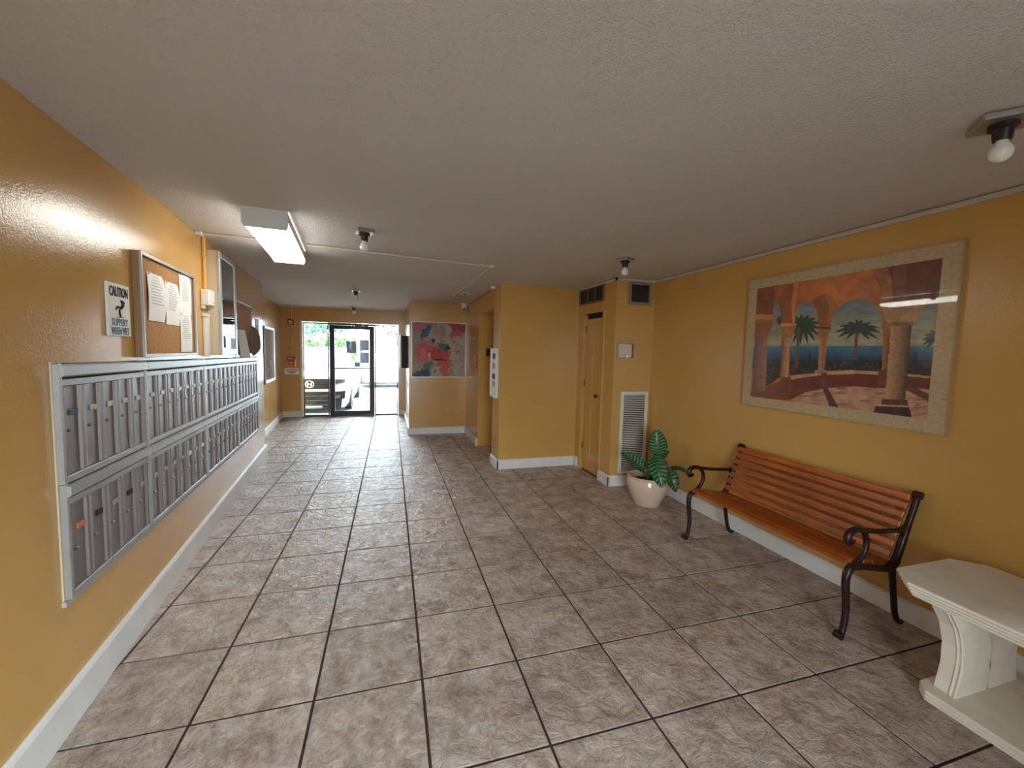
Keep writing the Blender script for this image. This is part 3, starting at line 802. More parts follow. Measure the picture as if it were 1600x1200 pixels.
    col(850, 888, 575, 780, 846, 880, (136, 84, 52), (92, 54, 38)); P([(838, 520), (895, 520), (885, 575), (848, 578)], (128, 80, 52)); P([(828, 768), (876, 768), (876, 850), (832, 850)], (88, 50, 36))
    col(890, 1002, 520, 960, 868, 980, (152, 116, 84), (66, 44, 36))
    P([(830, 428), (905, 392), (1078, 386), (1052, 455), (1008, 522), (884, 522), (852, 492), (842, 450)], (140, 106, 74)); P([(828, 424), (905, 388), (1080, 378), (1078, 392), (905, 402), (835, 436)], (104, 70, 48)); P([(880, 508), (1008, 508), (1008, 526), (880, 530)], (110, 78, 54))
    P([(856, 928), (994, 934), (998, 966), (850, 958)], (72, 44, 36)); P([(818, 968), (1005, 974), (1022, 1030), (812, 1002)], (52, 32, 28))
    return np.clip(img*PK, 0, .9)
def abstract(u, v):
    Hm = homog([(0, 1), (1, 1), (1, 0), (0, 0)], [(45, 110), (1060, 120), (1055, 1115), (40, 1120)])
    x, y = hmap(Hm, u, v)
    n1 = fbm(x/90, y/90, 5); n2 = fbm(x/30, y/30, 8)
    xx = x+(n1-.5)*110+(n2-.5)*40; yy = y+(fbm(x/90+9, y/90, 15)-.5)*110+(fbm(x/30, y/30+7, 18)-.5)*40
    img = np.zeros((len(u), 3)); img[:] = L3((150, 134, 118))*(1+.25*(n1-.5)*2)[:, None]
    def blob(cx, cy, rx, ry, c, rot=0, soft=.35, a=1.0):
        t = math.radians(rot); dx, dy = xx-cx, yy-cy
        p, q = (dx*math.cos(t)+dy*math.sin(t))/rx, (-dx*math.sin(t)+dy*math.cos(t))/ry
        r_ = np.sqrt(p*p+q*q); k = np.clip((1-r_)/soft+.5, 0, 1)*a*(.75+.5*n2)
        k = np.clip(k, 0, 1)[:, None]
        img[:] = img*(1-k)+L3(c)*k
    blob(130, 550, 110, 420, (126, 124, 112), 0, .8, .8)
    blob(180, 220, 190, 110, (162, 92, 88), 0, .8); blob(300, 140, 200, 50, (160, 88, 84), 0, .8)
    blob(900, 210, 240, 110, (150, 26, 44), 0, .5); blob(860, 330, 130, 60, (156, 72, 72), 0, .8)
    blob(700, 250, 70, 90, (154, 140, 140), 0, .6); blob(480, 220, 60, 120, (138, 114, 92), 0, .7)
    blob(620, 300, 60, 150, (140, 108, 92), 0, .7); blob(720, 430, 60, 90, (150, 138, 120), 0, .6)
    blob(315, 310, 75, 125, (36, 74, 98), 25, .35); blob(250, 400, 40, 60, (76, 66, 96), 0, .6)
    blob(410, 310, 40, 110, (136, 134, 112), 20, .5); blob(330, 450, 80, 50, (140, 132, 128), 0, .6)
    blob(440, 470, 60, 50, (96, 116, 116), 0, .5)
    blob(250, 660, 150, 190, (190, 62, 58), 0, .35); blob(330, 580, 200, 90, (176, 66, 60), 10, .5)
    blob(560, 690, 220, 130, (168, 44, 40), 0, .4); blob(240, 690, 60, 110, (190, 92, 86), 0, .7)
    blob(620, 560, 120, 70, (52, 88, 92), 35, .35); blob(720, 600, 50, 45, (36, 46, 44), 0, .4)
    blob(470, 430, 26, 40, (14, 18, 30), 0, .3)
    blob(640, 880, 130, 110, (184, 62, 24), 0, .35); blob(660, 1020, 90, 120, (178, 72, 30), 0, .35)
    blob(350, 920, 130, 75, (74, 96, 82), -10, .4); blob(420, 930, 50, 40, (120, 116, 60), 0, .6)
    blob(240, 1050, 170, 85, (40, 68, 92), -5, .35); blob(90, 1090, 70, 50, (30, 76, 100), 0, .4)
    blob(520, 1030, 70, 90, (150, 142, 124), 0, .5); blob(380, 720, 30, 60, (196, 150, 140), 0, .5)
    for cx, cy in ((900, 640), (910, 820), (790, 870), (790, 990), (800, 1040), (500, 1030), (1010, 900), (820, 460)): blob(cx, cy, 20, 26, (96, 80, 70), 0, .6, .8)
    x0 = xx; m2 = (np.abs(y-798-(x-620)*.01) < 18*np.clip((860-x)/300, 0, 1)*np.clip((x-410)/60, 0, 1)); img[m2] = L3((74, 28, 62))
    for lx in (345, 440, 720, 790):
        m2 = (np.abs(xx-lx) < 7) & (y > 640) & (y < 780); img[m2] = L3((120, 22, 26))
    img = img*.85+img.mean(1, keepdims=True)*.15
    return np.clip(img*1.5, 0, .9)

r = wroot('arcade_picture', 'R', .64, 2.45, .002); tag(r, 'large framed picture of a seaside arcade with palms above the wooden bench', 'picture')
pw, ph = 2.92, 2.25
MB().box(-pw/2, pw/2, -.035, 0, 0, ph).build('backing', MATB, r)
for a in ((-pw/2, -pw/2+.155, 0, ph), (pw/2-.175, pw/2, 0, ph), (-pw/2+.155, pw/2-.175, 0, .155), (-pw/2+.155, pw/2-.175, ph-.16, ph)):
    MB().box(a[0], a[1], -.05, -.03, a[2], a[3]).build('mat_border', MATB, r)
raster_mesh('print', pw-.33, ph-.315, 380, 290, arcade, vcol_mat('arcade_print', .35, 1.0), r, (-.01, -.0375, .155))
for a in ((-pw/2-.02, -pw/2, -.02, ph+.02), (pw/2, pw/2+.02, -.02, ph+.02), (-pw/2, pw/2, -.02, 0), (-pw/2, pw/2, ph, ph+.02)):
    MB().box(a[0], a[1], -.055, 0, a[2], a[3]).build('frame_edge', mat('beige_frame_edge', (176, 150, 108), .4), r)

r = wroot('abstract_painting', 'P', 1.52, 2.25, .002); tag(r, 'square abstract painting in pink, red and blue on the corridor wall', 'picture')
MB().box(-1.03, 1.03, -.06, 0, .02, 2.14).build('canvas', PAPER, r)
raster_mesh('paint_layer', 2.06, 2.12, 220, 220, abstract, vcol_mat('abstract_paint', .6), r, (0, -.063, .02))
for a in ((-1.06, -1.03, 0, 2.16), (1.03, 1.06, 0, 2.16), (-1.03, 1.03, 0, .03), (-1.03, 1.03, 2.13, 2.16)):
    MB().box(a[0], a[1], -.085, 0, a[2], a[3]).build('frame_rail', mat('silver_frame', (196, 186, 170), .35, .4), r)

# ------------------------------------------------------------------ elevator wall items
def plate(name, wall, s, z, w, h, dpt, material, label, cat, off=.002):
    r = wroot(name, wall, s, z, off); tag(r, label, cat)
    MB().box(-w/2, w/2, -dpt, 0, 0, h, min(.008, dpt*.3)).build('plate', material, r); return r
r = plate('elevator_sign', 'E', 10.85, 3.48, .42, .22, .03, BRONZEBTN, 'small red brown plaque on the wall above the elevator buttons', 'plaque')
MB().box(-.12, .12, -.036, -.03, .06, .16).build('symbol', PAPER, r)
r = plate('call_panel', 'E', 10.25, 2.76, .30, .42, .03, BRONZEBTN, 'narrow brass elevator call button plate by the alcove', 'button panel')
for k in range(3): MB().lathe([(.035, -.045), (.035, -.03)], 12, (0, 0, .08+.13*k), 'y').build('button', PLASTICW, r)
r = empty('elevator_indicator', (3.0, 9.948, 3.28)); tag(r, 'black square sign on the inner side of the elevator alcove', 'sign')
MB().box(-.14, .14, -.04, 0, -.13, .13, .006).build('plate', CARB, r)
r = wroot('notice_board', 'E', 7.52, 2.0, .002); tag(r, 'narrow white framed notice board at the corner by the elevator', 'notice board')
MB().box(-.30, .30, -.04, 0, 0, 1.4).build('backing', PAPER, r)
for a in ((-.33, -.29, 0, 1.4), (.29, .33, 0, 1.4), (-.29, .29, 0, .04), (-.29, .29, 1.36, 1.4)):
    MB().box(a[0], a[1], -.085, 0, a[2], a[3], .008).build('frame_rail', PLASTICW, r)
for k, zz in enumerate((1.1, .82, .52, .3)): MB().box(-.2, .22, -.046, -.04, zz, zz+.16).build('printed_block', (BLACKINK, INK)[k % 2], r)
r = empty('security_camera', (2.47, 12.26, H)); tag(r, 'white dome security camera in the ceiling corner by the painting', 'camera')
MB().lathe([(.13, 0), (.13, -.08), (.11, -.14), (.105, -.16)], 20).build('base', PLASTICW, r, smooth=True)
MB().lathe([(.02, -.30), (.07, -.285), (.105, -.23), (.11, -.18), (.09, -.14)], 20).build('eyeball', PLASTICW, r, smooth=True)
MB().lathe([(.05, -.125), (.05, -.10)], 14, (-.02, 0, -.235), 'y').build('lens', CARB, r, smooth=True)
r = empty('smoke_detector', (1.96, 9.25, H)); tag(r, 'round cream smoke detector on the ceiling near the elevator', 'smoke detector')
MB().lathe([(.19, 0), (.19, -.03), (.15, -.05), (.14, -.09), (.05, -.11)], 24).build('housing', mat('cream_plastic', (206, 190, 160), .5), r, smooth=True)
MB().box(-.03, .03, -.15, -.13, -.08, -.05).build('vent_slot', DARKSLOT, r)

# ------------------------------------------------------------------ closet: door, grilles, vent, thermostat
d = struct(wroot('door_2', 'C', 6.15, 0), 'yellow painted six panel closet door', 'door')
for a in ((-.60, -.53, 0, 4.42), (.53, .63, 0, 4.42)): MB().box(a[0], a[1], -.03, .1, a[2], a[3], .006).build('casing', PAINT, d)
MB().box(-.53, .53, -.03, .1, 4.40, 4.46, .006).build('casing', PAINT, d)
dl = MB().box(-.50, .50, .06, .13, .02, 4.27, .004).build('leaf', PAINT, d)
for z0, z1 in ((.3, 1.9), (2.1, 3.3), (3.45, 4.1)):
    for x0, x1 in ((-.40, -.06), (.06, .40)):
        MB().box(x0, x1, .045, .07, z0, z1, .012).build('raised_panel', PAINT, dl)
MB().box(-.52, .52, .10, .16, 4.27, 4.40).build('top_gap', DARKSLOT, d)
MB().lathe([(.02, .07), (.02, .03), (.045, .015), (.05, -.015), (.035, -.04)], 16, (.25, 0, 2.18), 'y').build('knob', mat('dark_knob', (60, 26, 22), .3), d, smooth=True)
for zz in (.6, 2.4, 3.9): MB().box(-.53, -.50, .03, .07, zz, zz+.18).build('hinge', DUST, d)
r = wroot('door_grille', 'C', 6.30, 4.68, .002); tag(r, 'dark dusty ventilation grille above the closet door', 'vent')
MB().box(-.66, .66, -.008, 0, 0, .44).build('backing', DARKSLOT, r)
for a in ((-.70, -.64, 0, .44), (.64, .70, 0, .44), (-.64, .64, 0, .05), (-.64, .64, .39, .44), (-.22, -.19, .05, .39), (.2, .23, .05, .39)):
    MB().box(a[0], a[1], -.04, 0, a[2], a[3], .005).build('frame_rail', DUST, r)
sl = MB().prism([(-.03, .0), (-.022, .006), (-.004, -.018), (-.012, -.022)], -.64, .64, 'x').mesh('slat', mat('dark_slat', (62, 56, 44), .6))
for k in range(7): inst('slat', sl, r, (0, 0, .09+.045*k))
r = wroot('ceiling_vent', 'V', 5.60, 4.545, .002); tag(r, 'square grey framed air vent with dark vertical slats below the ceiling', 'vent')
MB().box(-.26, .26, -.008, 0, .04, .50).build('backing', DARKSLOT, r)
for a in ((-.32, -.25, 0, .54), (.25, .32, 0, .54), (-.25, .25, 0, .06), (-.25, .25, .48, .54)):
    MB().box(a[0], a[1], -.05, 0, a[2], a[3], .008).build('frame_rail', VENTM, r)
sl = MB().box(-.005, .005, -.035, -.01, .06, .48).mesh('slat', mat('vent_slat', (74, 70, 62), .5))
for k in range(16): inst('slat', sl, r, (-.235+.0313*k, 0, 0))
r = wroot('thermostat_cover', 'V', 5.24, 3.24, .002); tag(r, 'clear plastic box over a thermostat on the yellow closet wall', 'thermostat')
MB().box(-.20, .20, -.02, 0, 0, .33, .006).build('base_plate', PLASTICW, r)
MB().box(-.10, .15, -.06, -.02, .05, .28, .008).build('thermostat', mat('grey_thermostat', (222, 214, 200), .5), r)
cv = MB()
cv.box(-.22, -.20, -.12, 0, -.01, .34).box(.20, .22, -.12, 0, -.01, .34).box(-.20, .20, -.12, 0, -.01, .005).box(-.20, .20, -.12, 0, .325, .34).box(-.22, .22, -.13, -.12, -.01, .34)
cv.build('clear_cover', glass_mat('clear_plastic', (1, .98, .96), .4, .05), r)
MB().box(-.02, .03, -.14, -.125, .0, .05).build('lock', CHROME, r)
r = wroot('return_grille', 'V', 5.575, .31, .002); tag(r, 'tall white louvred return air grille behind the potted plant', 'vent')
gw, gh = .77, 2.08
MB().box(-gw/2+.05, gw/2-.05, -.006, 0, .05, gh-.05).build('backing', DARKSLOT, r)
for a in ((-gw/2, -gw/2+.075, 0, gh), (gw/2-.075, gw/2, 0, gh), (-gw/2+.075, gw/2-.075, 0, .075), (-gw/2+.075, gw/2-.075, gh-.075, gh)):
    MB().box(a[0], a[1], -.045, 0, a[2], a[3], .006).build('frame_rail', PLASTICW, r)
sl = MB().prism([(-.008, .0), (-.036, .0), (-.036, .018), (-.030, .020), (-.008, .008)], -gw/2+.075, gw/2-.075, 'x').mesh('slat', PLASTICW)
for k in range(42): inst('slat', sl, r, (0, 0, .10+k*.0458))

# ------------------------------------------------------------------ ceiling fixtures
la = math.atan2(2.54, -.24)-math.pi/2
r = empty('fluorescent_light', (-2.05, 3.70, H), la); tag(r, 'lit rectangular fluorescent ceiling light over the mailboxes', 'ceiling light')
MB().box(-.22, .22, -1.27, 1.27, -.06, 0).build('housing', FIXT, r)
MB().prism([(-.265, -.05), (.265, -.05), (.265, -.20), (.24, -.24), (-.24, -.24), (-.265, -.20)], -1.235, 1.235, 'y').build('diffuser', DIFF, r)
for s in (-1, 1):
    MB().prism([(-.275, 0), (.275, 0), (.275, -.21), (.25, -.255), (-.25, -.255), (-.275, -.21)], s*1.235, s*1.275, 'y').build('end_cap', FIXT, r)
for s_ in (-1, 1):
    MB().box(s_*.269-.007, s_*.269+.007, -1.235, 1.235, -.155, -.02).build('side_rail', FIXT, r)
def bulb_fixture(x, y, rz, label, sz=.13):
    r = empty('bulb_fixture', (x, y, H), rz); tag(r, label, 'ceiling light', 'bare bulb fixtures on the ceiling')
    MB().box(-sz, sz, -sz, sz, -.05, 0, .012).build('ceiling_plate', GALV, r)
    MB().lathe([(.085, -.05), (.085, -.08), (.06, -.09), (.055, -.16), (.05, -.17)], 18).build('socket', SOCKET, r, smooth=True)
    MB().lathe([(.035, -.16), (.04, -.19), (.065, -.225), (.072, -.26), (.06, -.30), (.03, -.322), (.005, -.328)], 18).build('bulb', BULB, r, smooth=True)
bulb_fixture(-.70, 3.04, .3, 'bare bulb fixture just right of the fluorescent light')
bulb_fixture(-1.36, 10.15, 0, 'bare bulb fixture in mid corridor, nearer of the two before the entrance')
bulb_fixture(-1.87, 15.76, 0, 'bare bulb fixture closest to the glass entrance')
bulb_fixture(4.07, 3.22, .4, 'bare bulb fixture on the ceiling near the closet vents')
bulb_fixture(4.17, -1.90, .75, 'bare bulb fixture at the right edge above the seaside picture', .16)
def conduit(pts, label):
    x, y, z = pts[0]; r = empty('ceiling_conduit', (x, y, H)); tag(r, label, 'pipe')
    q = [(p[0]-x, p[1]-y, p[2]-H) for p in pts]
    for a, b in zip(q[:-1], q[1:]): MB().tube([a, b], .022, 8).build('pipe', mat('white_conduit', (204, 196, 182), .5), r)
    for c in q[1:-1]: MB().box(c[0]-.04, c[0]+.04, c[1]-.04, c[1]+.04, -.05, 0, .01).build('elbow_box', PLASTICW, r)
    e = q[-1]; MB().box(e[0]-.05, e[0]+.05, e[1]-.05, e[1]+.05, -.06, 0, .01).build('end_fitting', PLASTICW, r)
conduit([(-1.76, 4.30, H-.022), (1.8, 4.86, H-.022), (1.72, 9.9, H-.022)], 'thin white conduit bending across the ceiling from the fluorescent light')
conduit([(-2.33, 4.22, H-.022), (leftx(4.14)+.05, 4.12, H-.022)], 'short conduit between the fluorescent light and the mailbox wall')
r = empty('cable_raceway', (2.52, 8.6, H)); tag(r, 'beige raceway along the ceiling edge above the elevator alcove', 'cable channel')
MB().box(-.05, .06, -.9, .9, -.04, 0, .006).build('channel', BEIGEMETAL, r)
MB().box(-.08, .06, -1.0, -.8, -.06, 0, .008).build('junction', PLASTICW, r)

# ------------------------------------------------------------------ wooden bench
r = empty('park_bench', (5.4, .69, 0)); tag(r, 'slatted orange wooden bench with dark iron scroll arms by the wall', 'bench')
bx, by = 5.4, .69
def side(yw):
    f = empty('end_frame', (0, yw-by, 0)); f.parent = r
    Q = lambda pts: [(a-bx, 0, b) for a, b in pts]
    m = MB().tube(Q([(4.80, .03), (4.845, .05), (4.875, .15), (4.89, .32), (4.87, .52), (4.85, .68), (4.862, .80), (4.92, .865), (5.0, .875)]), [.030, .036, .036, .038, .040, .042, .044, .044, .038], 10, flat=(0, 1, 0))
    m.lathe([(.045, -.04), (.045, .04)], 12, (4.805-bx, 0, .045), 'y')
    m.build('front_leg', IRON, f, smooth=True)
    MB().tube(Q([(5.60, .82), (5.655, .60), (5.70, .38), (5.745, .18), (5.80, .07), (5.87, .03)]), [.045, .036, .034, .034, .036, .036], 10, flat=(0, 1, 0)).build('rear_leg', IRON, f, smooth=True)
    MB().tube(Q([(4.93, .86), (5.10, .845), (5.30, .81), (5.48, .775), (5.60, .79), (5.68, .86)]), [.040, .038, .038, .040, .05, .05], 10, flat=(0, 1, 0)).build('seat_rail', IRON, f, smooth=True)
    MB().tube(Q([(5.62, .80), (5.70, .92), (5.755, 1.08), (5.82, 1.25), (5.885, 1.42), (5.94, 1.58), (5.965, 1.65)]), [.045, .045, .045, .04, .036, .036, .036], 10, flat=(0, 1, 0)).lathe([(.048, -.04), (.048, .04)], 14, (5.965-bx, 0, 1.655), 'y').build('back_post', IRON, f, smooth=True)
    MB().tube(Q([(5.86, 1.34), (5.80, 1.27), (5.72, 1.24), (5.55, 1.245), (5.30, 1.265), (5.08, 1.30), (4.95, 1.325), (4.86, 1.305), (4.815, 1.245), (4.83, 1.185), (4.885, 1.18), (4.905, 1.215)]), [.028, .03, .03, .03, .03, .032, .036, .04, .042, .04, .034, .028], 10, flat=(0, 1, 0)).build('arm', IRON, f, smooth=True)
    MB().tube(Q([(5.02, 1.31), (5.095, 1.255), (5.135, 1.16), (5.12, 1.04), (5.04, .935), (4.94, .875)]), .032, 10, flat=(0, 1, 0)).build('arm_support', IRON, f, smooth=True)
    MB().tube(Q([(5.66, 1.245), (5.74, 1.19), (5.765, 1.10)]), .024, 8, flat=(0, 1, 0)).build('brace', IRON, f, smooth=True)
side(2.03); side(-.65)
def slat(x, z, ang, w, th=.045):
    m = MB().box(-w/2, w/2, -1.31, 1.31, -th/2, th/2, .008)
    o = m.build('slat', WOOD, r, (x-bx, 0, z)); o.rotation_euler = (0, -ang, 0)
for x, z, a in ((4.93, .915, 0.15), (5.08, .905, -.08), (5.23, .88, -.18), (5.38, .85, -.2), (5.53, .835, .0)): slat(x, z, a, .128)
bk = [(5.665, .93), (5.72, 1.045), (5.765, 1.165), (5.808, 1.285), (5.852, 1.402), (5.895, 1.515), (5.93, 1.62)]
for k, (x, z) in enumerate(bk):
    p, q = bk[max(k-1, 0)], bk[min(k+1, 6)]
    slat(x-.05, z, math.atan2(q[1]-p[1], q[0]-p[0]), .088)

# ------------------------------------------------------------------ cast stone bench at the right
r = empty('stone_bench', (5.3, -2.75, 0)); tag(r, 'cream cast stone bench with fluted edges at the right edge of the view', 'bench')
sx, sy = 5.3, -2.75
def fluted(name, x0, x1, y0, y1, ch, z0, z1, n, inset, slope):
    m = MB(); h = (z1-z0)/n
    def ring(d): 
        return [(x0+ch+d*.6, y0+d), (x1-ch-d*.6, y0+d), (x1-d, y0+ch+d*.6), (x1-d, y1-ch-d*.6), (x1-ch-d*.6, y1-d), (x0+ch+d*.6, y1-d), (x0+d, y1-ch-d*.6), (x0+d, y0+ch+d*.6)]
    levels = []
    for k in range(n):
        d = slope*(n-1-k)/max(1, n-1)
        levels += [(z0+h*k, d+inset), (z0+h*(k+.25), d), (z0+h*(k+.78), d), (z0+h*(k+.98), d+inset if k < n-1 else d+.003)]
    o = len(m.v)
    for z, d in levels: m.v += [(a-sx, b-sy, z) for a, b in ring(d)]
    for i in range(len(levels)-1):
        for k in range(8):
            a = o+i*8+k; b = o+i*8+(k+1) % 8; m.f.append((a, b, b+8, a+8))
    m.f.append(tuple(o+7-k for k in range(8))); e = o+(len(levels)-1)*8; m.f.append(tuple(e+k for k in range(8)))
    return m.build(name, STONE, r)
fluted('seat_slab', 4.68, 5.97, -4.35, -1.10, .22, .955, 1.10, 4, .022, .05)
fluted('base_plinth', 4.71, 5.93, -4.25, -1.43, .10, 0, .11, 3, .018, .0)
def sleg(x0, yc, mir, name):
    prof_l = [(-.16, .97), (-.03, .80), (.05, .58), (.06, .36), (.0, .11)]
    prof_r = [(.44, .11), (.48, .36), (.44, .60), (.34, .80), (.22, .97)]
    pts = [(mir*p[0], p[1]) for p in prof_l+prof_r]
    m = MB().prism([(p[0], p[1]) for p in pts], -.085, .085, 'y')
    lg = m.build(name, STONE, r, (x0-sx, yc-sy, 0))
    b = MB()
    for yy in (-.07, -.035): b.tube([(mir*(p[0]-.002), yy, p[1]) for p in prof_l], .012, 6, 3)
    b.build('bead', STONE, lg)
for yc in (-1.60, -3.9):
    sleg(4.86, yc, 1, 'leg'); sleg(5.80, yc, -1, 'leg')

# ------------------------------------------------------------------ pot and plant
px_, py_ = 5.2, 3.76
r = empty('ceramic_pot', (px_, py_, 0)); tag(r, 'round glazed cream flower pot on the floor beside the bench', 'pot')
MB().lathe([(.27, 0), (.29, .03), (.36, .18), (.43, .36), (.455, .47), (.44, .56), (.425, .60), (.44, .62), (.44, .64), (.41, .65), (.385, .63), (.385, .50), (.37, .40)], 40, cap=False).build('body', POT, r, smooth=True)
MB().lathe([(.27, .002), (.01, .002)], 24).build('foot', POT, r)
MB().lathe([(.375, .50), (.2, .53), (.01, .54)], 24).build('soil', SOIL, r, smooth=True)
r = empty('dumb_cane_plant', (px_, py_, .53)); tag(r, 'leafy houseplant with pale veined dark green leaves in the cream pot', 'plant')
vd = Vector((px_+.30, py_+4.0, 0)).normalized(); rd = Vector((vd.y, -vd.x, 0))
def PT(a, z, dpt=0.0):  # a: to the right, z height, dpt towards the viewer
    return rd*a-vd*dpt+Vector((0, 0, z-.53))
LEAF = vcol_mat('variegated_leaf', .35, .2)
def leaf(base_, tip, width, nrm, droop=.06, fold=.12):
    ax = tip-base_; L = ax.length; ad = ax/L
    n = (nrm-ad*nrm.dot(ad)).normalized(); sd = ad.cross(n)
    m = MB(); cols = []; NU, NV = 22, 48
    def fn(u, v):
        w = width*.5*(math.sin(math.pi*min(1, v**.75))**.62 if 0 < v < 1 else .02)
        s = u*2-1
        p = base_+ad*(L*v)+sd*(s*w)+n*(droop*math.sin(math.pi*v)-fold*abs(s)**1.3*w/ max(width, .01)*-1*1.0+.012*math.sin(v*38)*abs(s))
        k = abs(math.sin((v*8.5-abs(s)*1.1)*math.pi))
        pale = max(0, 1-k*2.0)*(1 if .12 < abs(s) < .86 else 0)*.9
        mid = 1 if abs(s) < .09 else 0
        c = Vector(lin((22, 74, 34)))*(1-pale)+Vector(lin((150, 186, 130)))*pale
        if mid: c = Vector(lin((64, 122, 58)))
        cols.append((*c, 1)); return p
    m.grid(NU, NV, fn)
    o = m.build('leaf', LEAF, r, smooth=True)
    ca = o.data.color_attributes.new('Col', 'FLOAT_COLOR', 'POINT')
    ca.data.foreach_set('color', np.array(cols, np.float32).ravel())
def stem(pts, rad=.022): MB().tube([tuple(p) for p in pts], rad, 7).build('stem', STEM, r, smooth=True)
tv = -vd
A0 = PT(.20, 1.14, .02); leaf(A0, PT(.13, 1.70, .0), .40, tv+Vector((0, 0, .15)), .03)
stem([PT(.04, .52), PT(.12, .85, .03), A0])
leaf(PT(.10, 1.12, .10), PT(.30, .52, .42), .42, tv+Vector((0, 0, .6)), .10); stem([PT(.04, .52), PT(.07, .9, .05), PT(.10, 1.12, .10)])
leaf(PT(-.06, .74, .10), PT(-.60, 1.10, .02), .30, tv*.55+Vector((0, 0, .8)), .04); stem([PT(0, .52), PT(-.03, .66, .06), PT(-.06, .74, .10)])
leaf(PT(.36, .86, .10), PT(.58, .42, .28), .30, tv+Vector((0, 0, .4))+rd*.3, .06); stem([PT(.05, .52), PT(.22, .82, .05), PT(.36, .86, .10)])
leaf(PT(.40, .78, -.05), PT(.88, .72, -.1), .26, Vector((0, 0, 1))+tv*.05, .05); stem([PT(.06, .52), PT(.2, .74, -.02), PT(.40, .78, -.05)])
leaf(PT(.10, .80, -.1), PT(.42, 1.22, -.05), .30, tv*.6+Vector((0, 0, .6))-rd*.3, .04); stem([PT(.02, .52), PT(.06, .7, -.06), PT(.10, .80, -.1)])

# ------------------------------------------------------------------ outside
GZ = -.15
struct(MB().box(-40, 40, 18.0, 75, GZ-.2, GZ).build('ground', ASPHALT), 'pale sunlit parking lot outside the entrance', 'ground')
struct(MB().box(-40, 40, -60, -8.6, GZ-.2, GZ).box(6.5, 40, -8.6, 18.0, GZ-.2, GZ).build('ground_side', ASPHALT), 'paving outside the added glass doors behind the viewer', 'ground')
struct(MB().box(15, 15.6, -30, 16, GZ, 5.0).build('wall_low_sky_blocker', mat('dull_brown_blocker', (112, 100, 88), .9, var=(2, .1))), 'unseen wall added outside the bench wall window to cut low sky light', 'wall')  # added wall, height and dull colour set to cut low light through the window
struct(MB().box(-7, 4, 17.95, 18.7, GZ, -.02).build('doorstep', mat('concrete_step', (196, 196, 192), .9)), 'concrete doorstep outside the entrance', 'step')
struct(MB().box(-16, 9, 18.0, 24.0, 6.6, 7.0).build('sky_blocker', HOUSE), 'flat slab added out of view to cut sky light outside the entrance', 'sky_blocker')  # added roof slab, out of view, keeps sky light off the parking bay
for k_, x_ in enumerate((-15.5, 8.5)): struct(MB().box(x_-.2, x_+.2, 23.4, 23.8, GZ, 6.6).build('sky_blocker_post', HOUSE), ('left', 'right')[k_]+' post under the added slab outside the entrance', 'post')  # out-of-view supports for the added slab
def loft(name, st, material, parent, cs):
    m = MB(); n = None
    for y, w, b, t in st:
        half = [(a*w, b+(t-b)*q) for a, q in cs]
        ring = half+[(-p[0], p[1]) for p in half[::-1]]
        n = len(ring); m.v += [(p[0], y, p[1]) for p in ring]
    for i in range(len(st)-1):
        for k in range(n):
            a = i*n+k; b = i*n+(k+1) % n; m.f.append((a, a+n, b+n, b))
    m.f.append(tuple(range(n))); e = (len(st)-1)*n; m.f.append(tuple(e+n-1-k for k in range(n)))
    return m.build(name, material, parent, smooth=True)
CS = [(0.02, 1.0), (.55, .99), (.82, .95), (.95, .86), (1.0, .62), (.99, .35), (.96, .12), (.88, 0), (.02, 0)]
def wheel(parent, x, y, rad=.72, w=.45):
    hub = MB().lathe([(rad*.55, -w/2), (rad, -w/2+.05), (rad, w/2-.05), (rad*.55, w/2)], 28, (0, 0, 0), 'x').build('wheel', TYRE, parent, (x, y, rad), smooth=True)
    s = 1 if x > 0 else -1
    MB().lathe([(rad*.62, 0), (rad*.62, s*.03), (.1, s*.05)], 20, (s*(w/2-.04), 0, 0), 'x').build('rim', GALV, hub)
c = empty('parked_car', (-4.35, 19.55, GZ)); tag(c, 'white car with black grille parked facing the entrance glass', 'car')
loft('body', [(0, 1.45, .42, 1.55), (.12, 1.66, .30, 1.80), (.45, 1.82, .26, 1.98), (1.2, 1.90, .25, 2.12), (2.6, 1.93, .25, 2.30), (5, 1.94, .25, 2.34), (8.6, 1.92, .3, 2.3), (9.4, 1.8, .45, 2.2), (9.6, 1.6, .6, 1.9)], CARW, c, CS)
loft('cabin', [(2.4, 1.55, 2.2, 2.3), (3.6, 1.52, 2.2, 3.25), (4.3, 1.52, 2.2, 3.45), (7.5, 1.5, 2.2, 3.42), (8.8, 1.45, 2.2, 3.1), (9.3, 1.4, 2.1, 2.3)], CARG, c, [(.02, 1), (.6, .99), (.80, .95), (.90, .6), (1.0, .0), (.02, 0)])
MB().box(-1.2, 1.2, 4.1, 8.2, 3.43, 3.5, .03).build('roof', CARW, c)
gr = MB().prism([(-1.22, 1.30), (1.22, 1.30), (1.15, 1.84), (-1.15, 1.84)], -.10, .2, 'y').build('grille', CARB, c)
for k in range(4): MB().box(-1.12, 1.12, -.13, -.10, 1.36+.11*k, 1.40+.11*k).build('grille_bar', mat('grille_bar_%d' % k, (60, 70, 80), .3, .4), gr)
MB().box(-1.75, 1.75, -.16, .1, 1.17, 1.28, .02).build('bumper_strip', CARW, c)
lo = MB().prism([(-1.5, .22), (1.5, .22), (1.6, 1.15), (-1.6, 1.15)], -.12, .2, 'y').build('lower_intake', CARB, c)
for z in (.45, .68, .92): MB().box(-1.1, 1.1, -.15, -.12, z, z+.035).build('intake_bar', mat('intake_bar_%d' % int(z*100), (70, 80, 90), .4), lo)
MB().box(-1.2, .6, -.2, -.1, .28, .42, .02).build('skid_trim', GALV, c)
em = MB(); ring = [(.20*math.cos(a), -.15, 1.56+.17*math.sin(a)) for a in np.linspace(0, 2*math.pi, 25)]
em.tube(ring, .018, 6, 1)
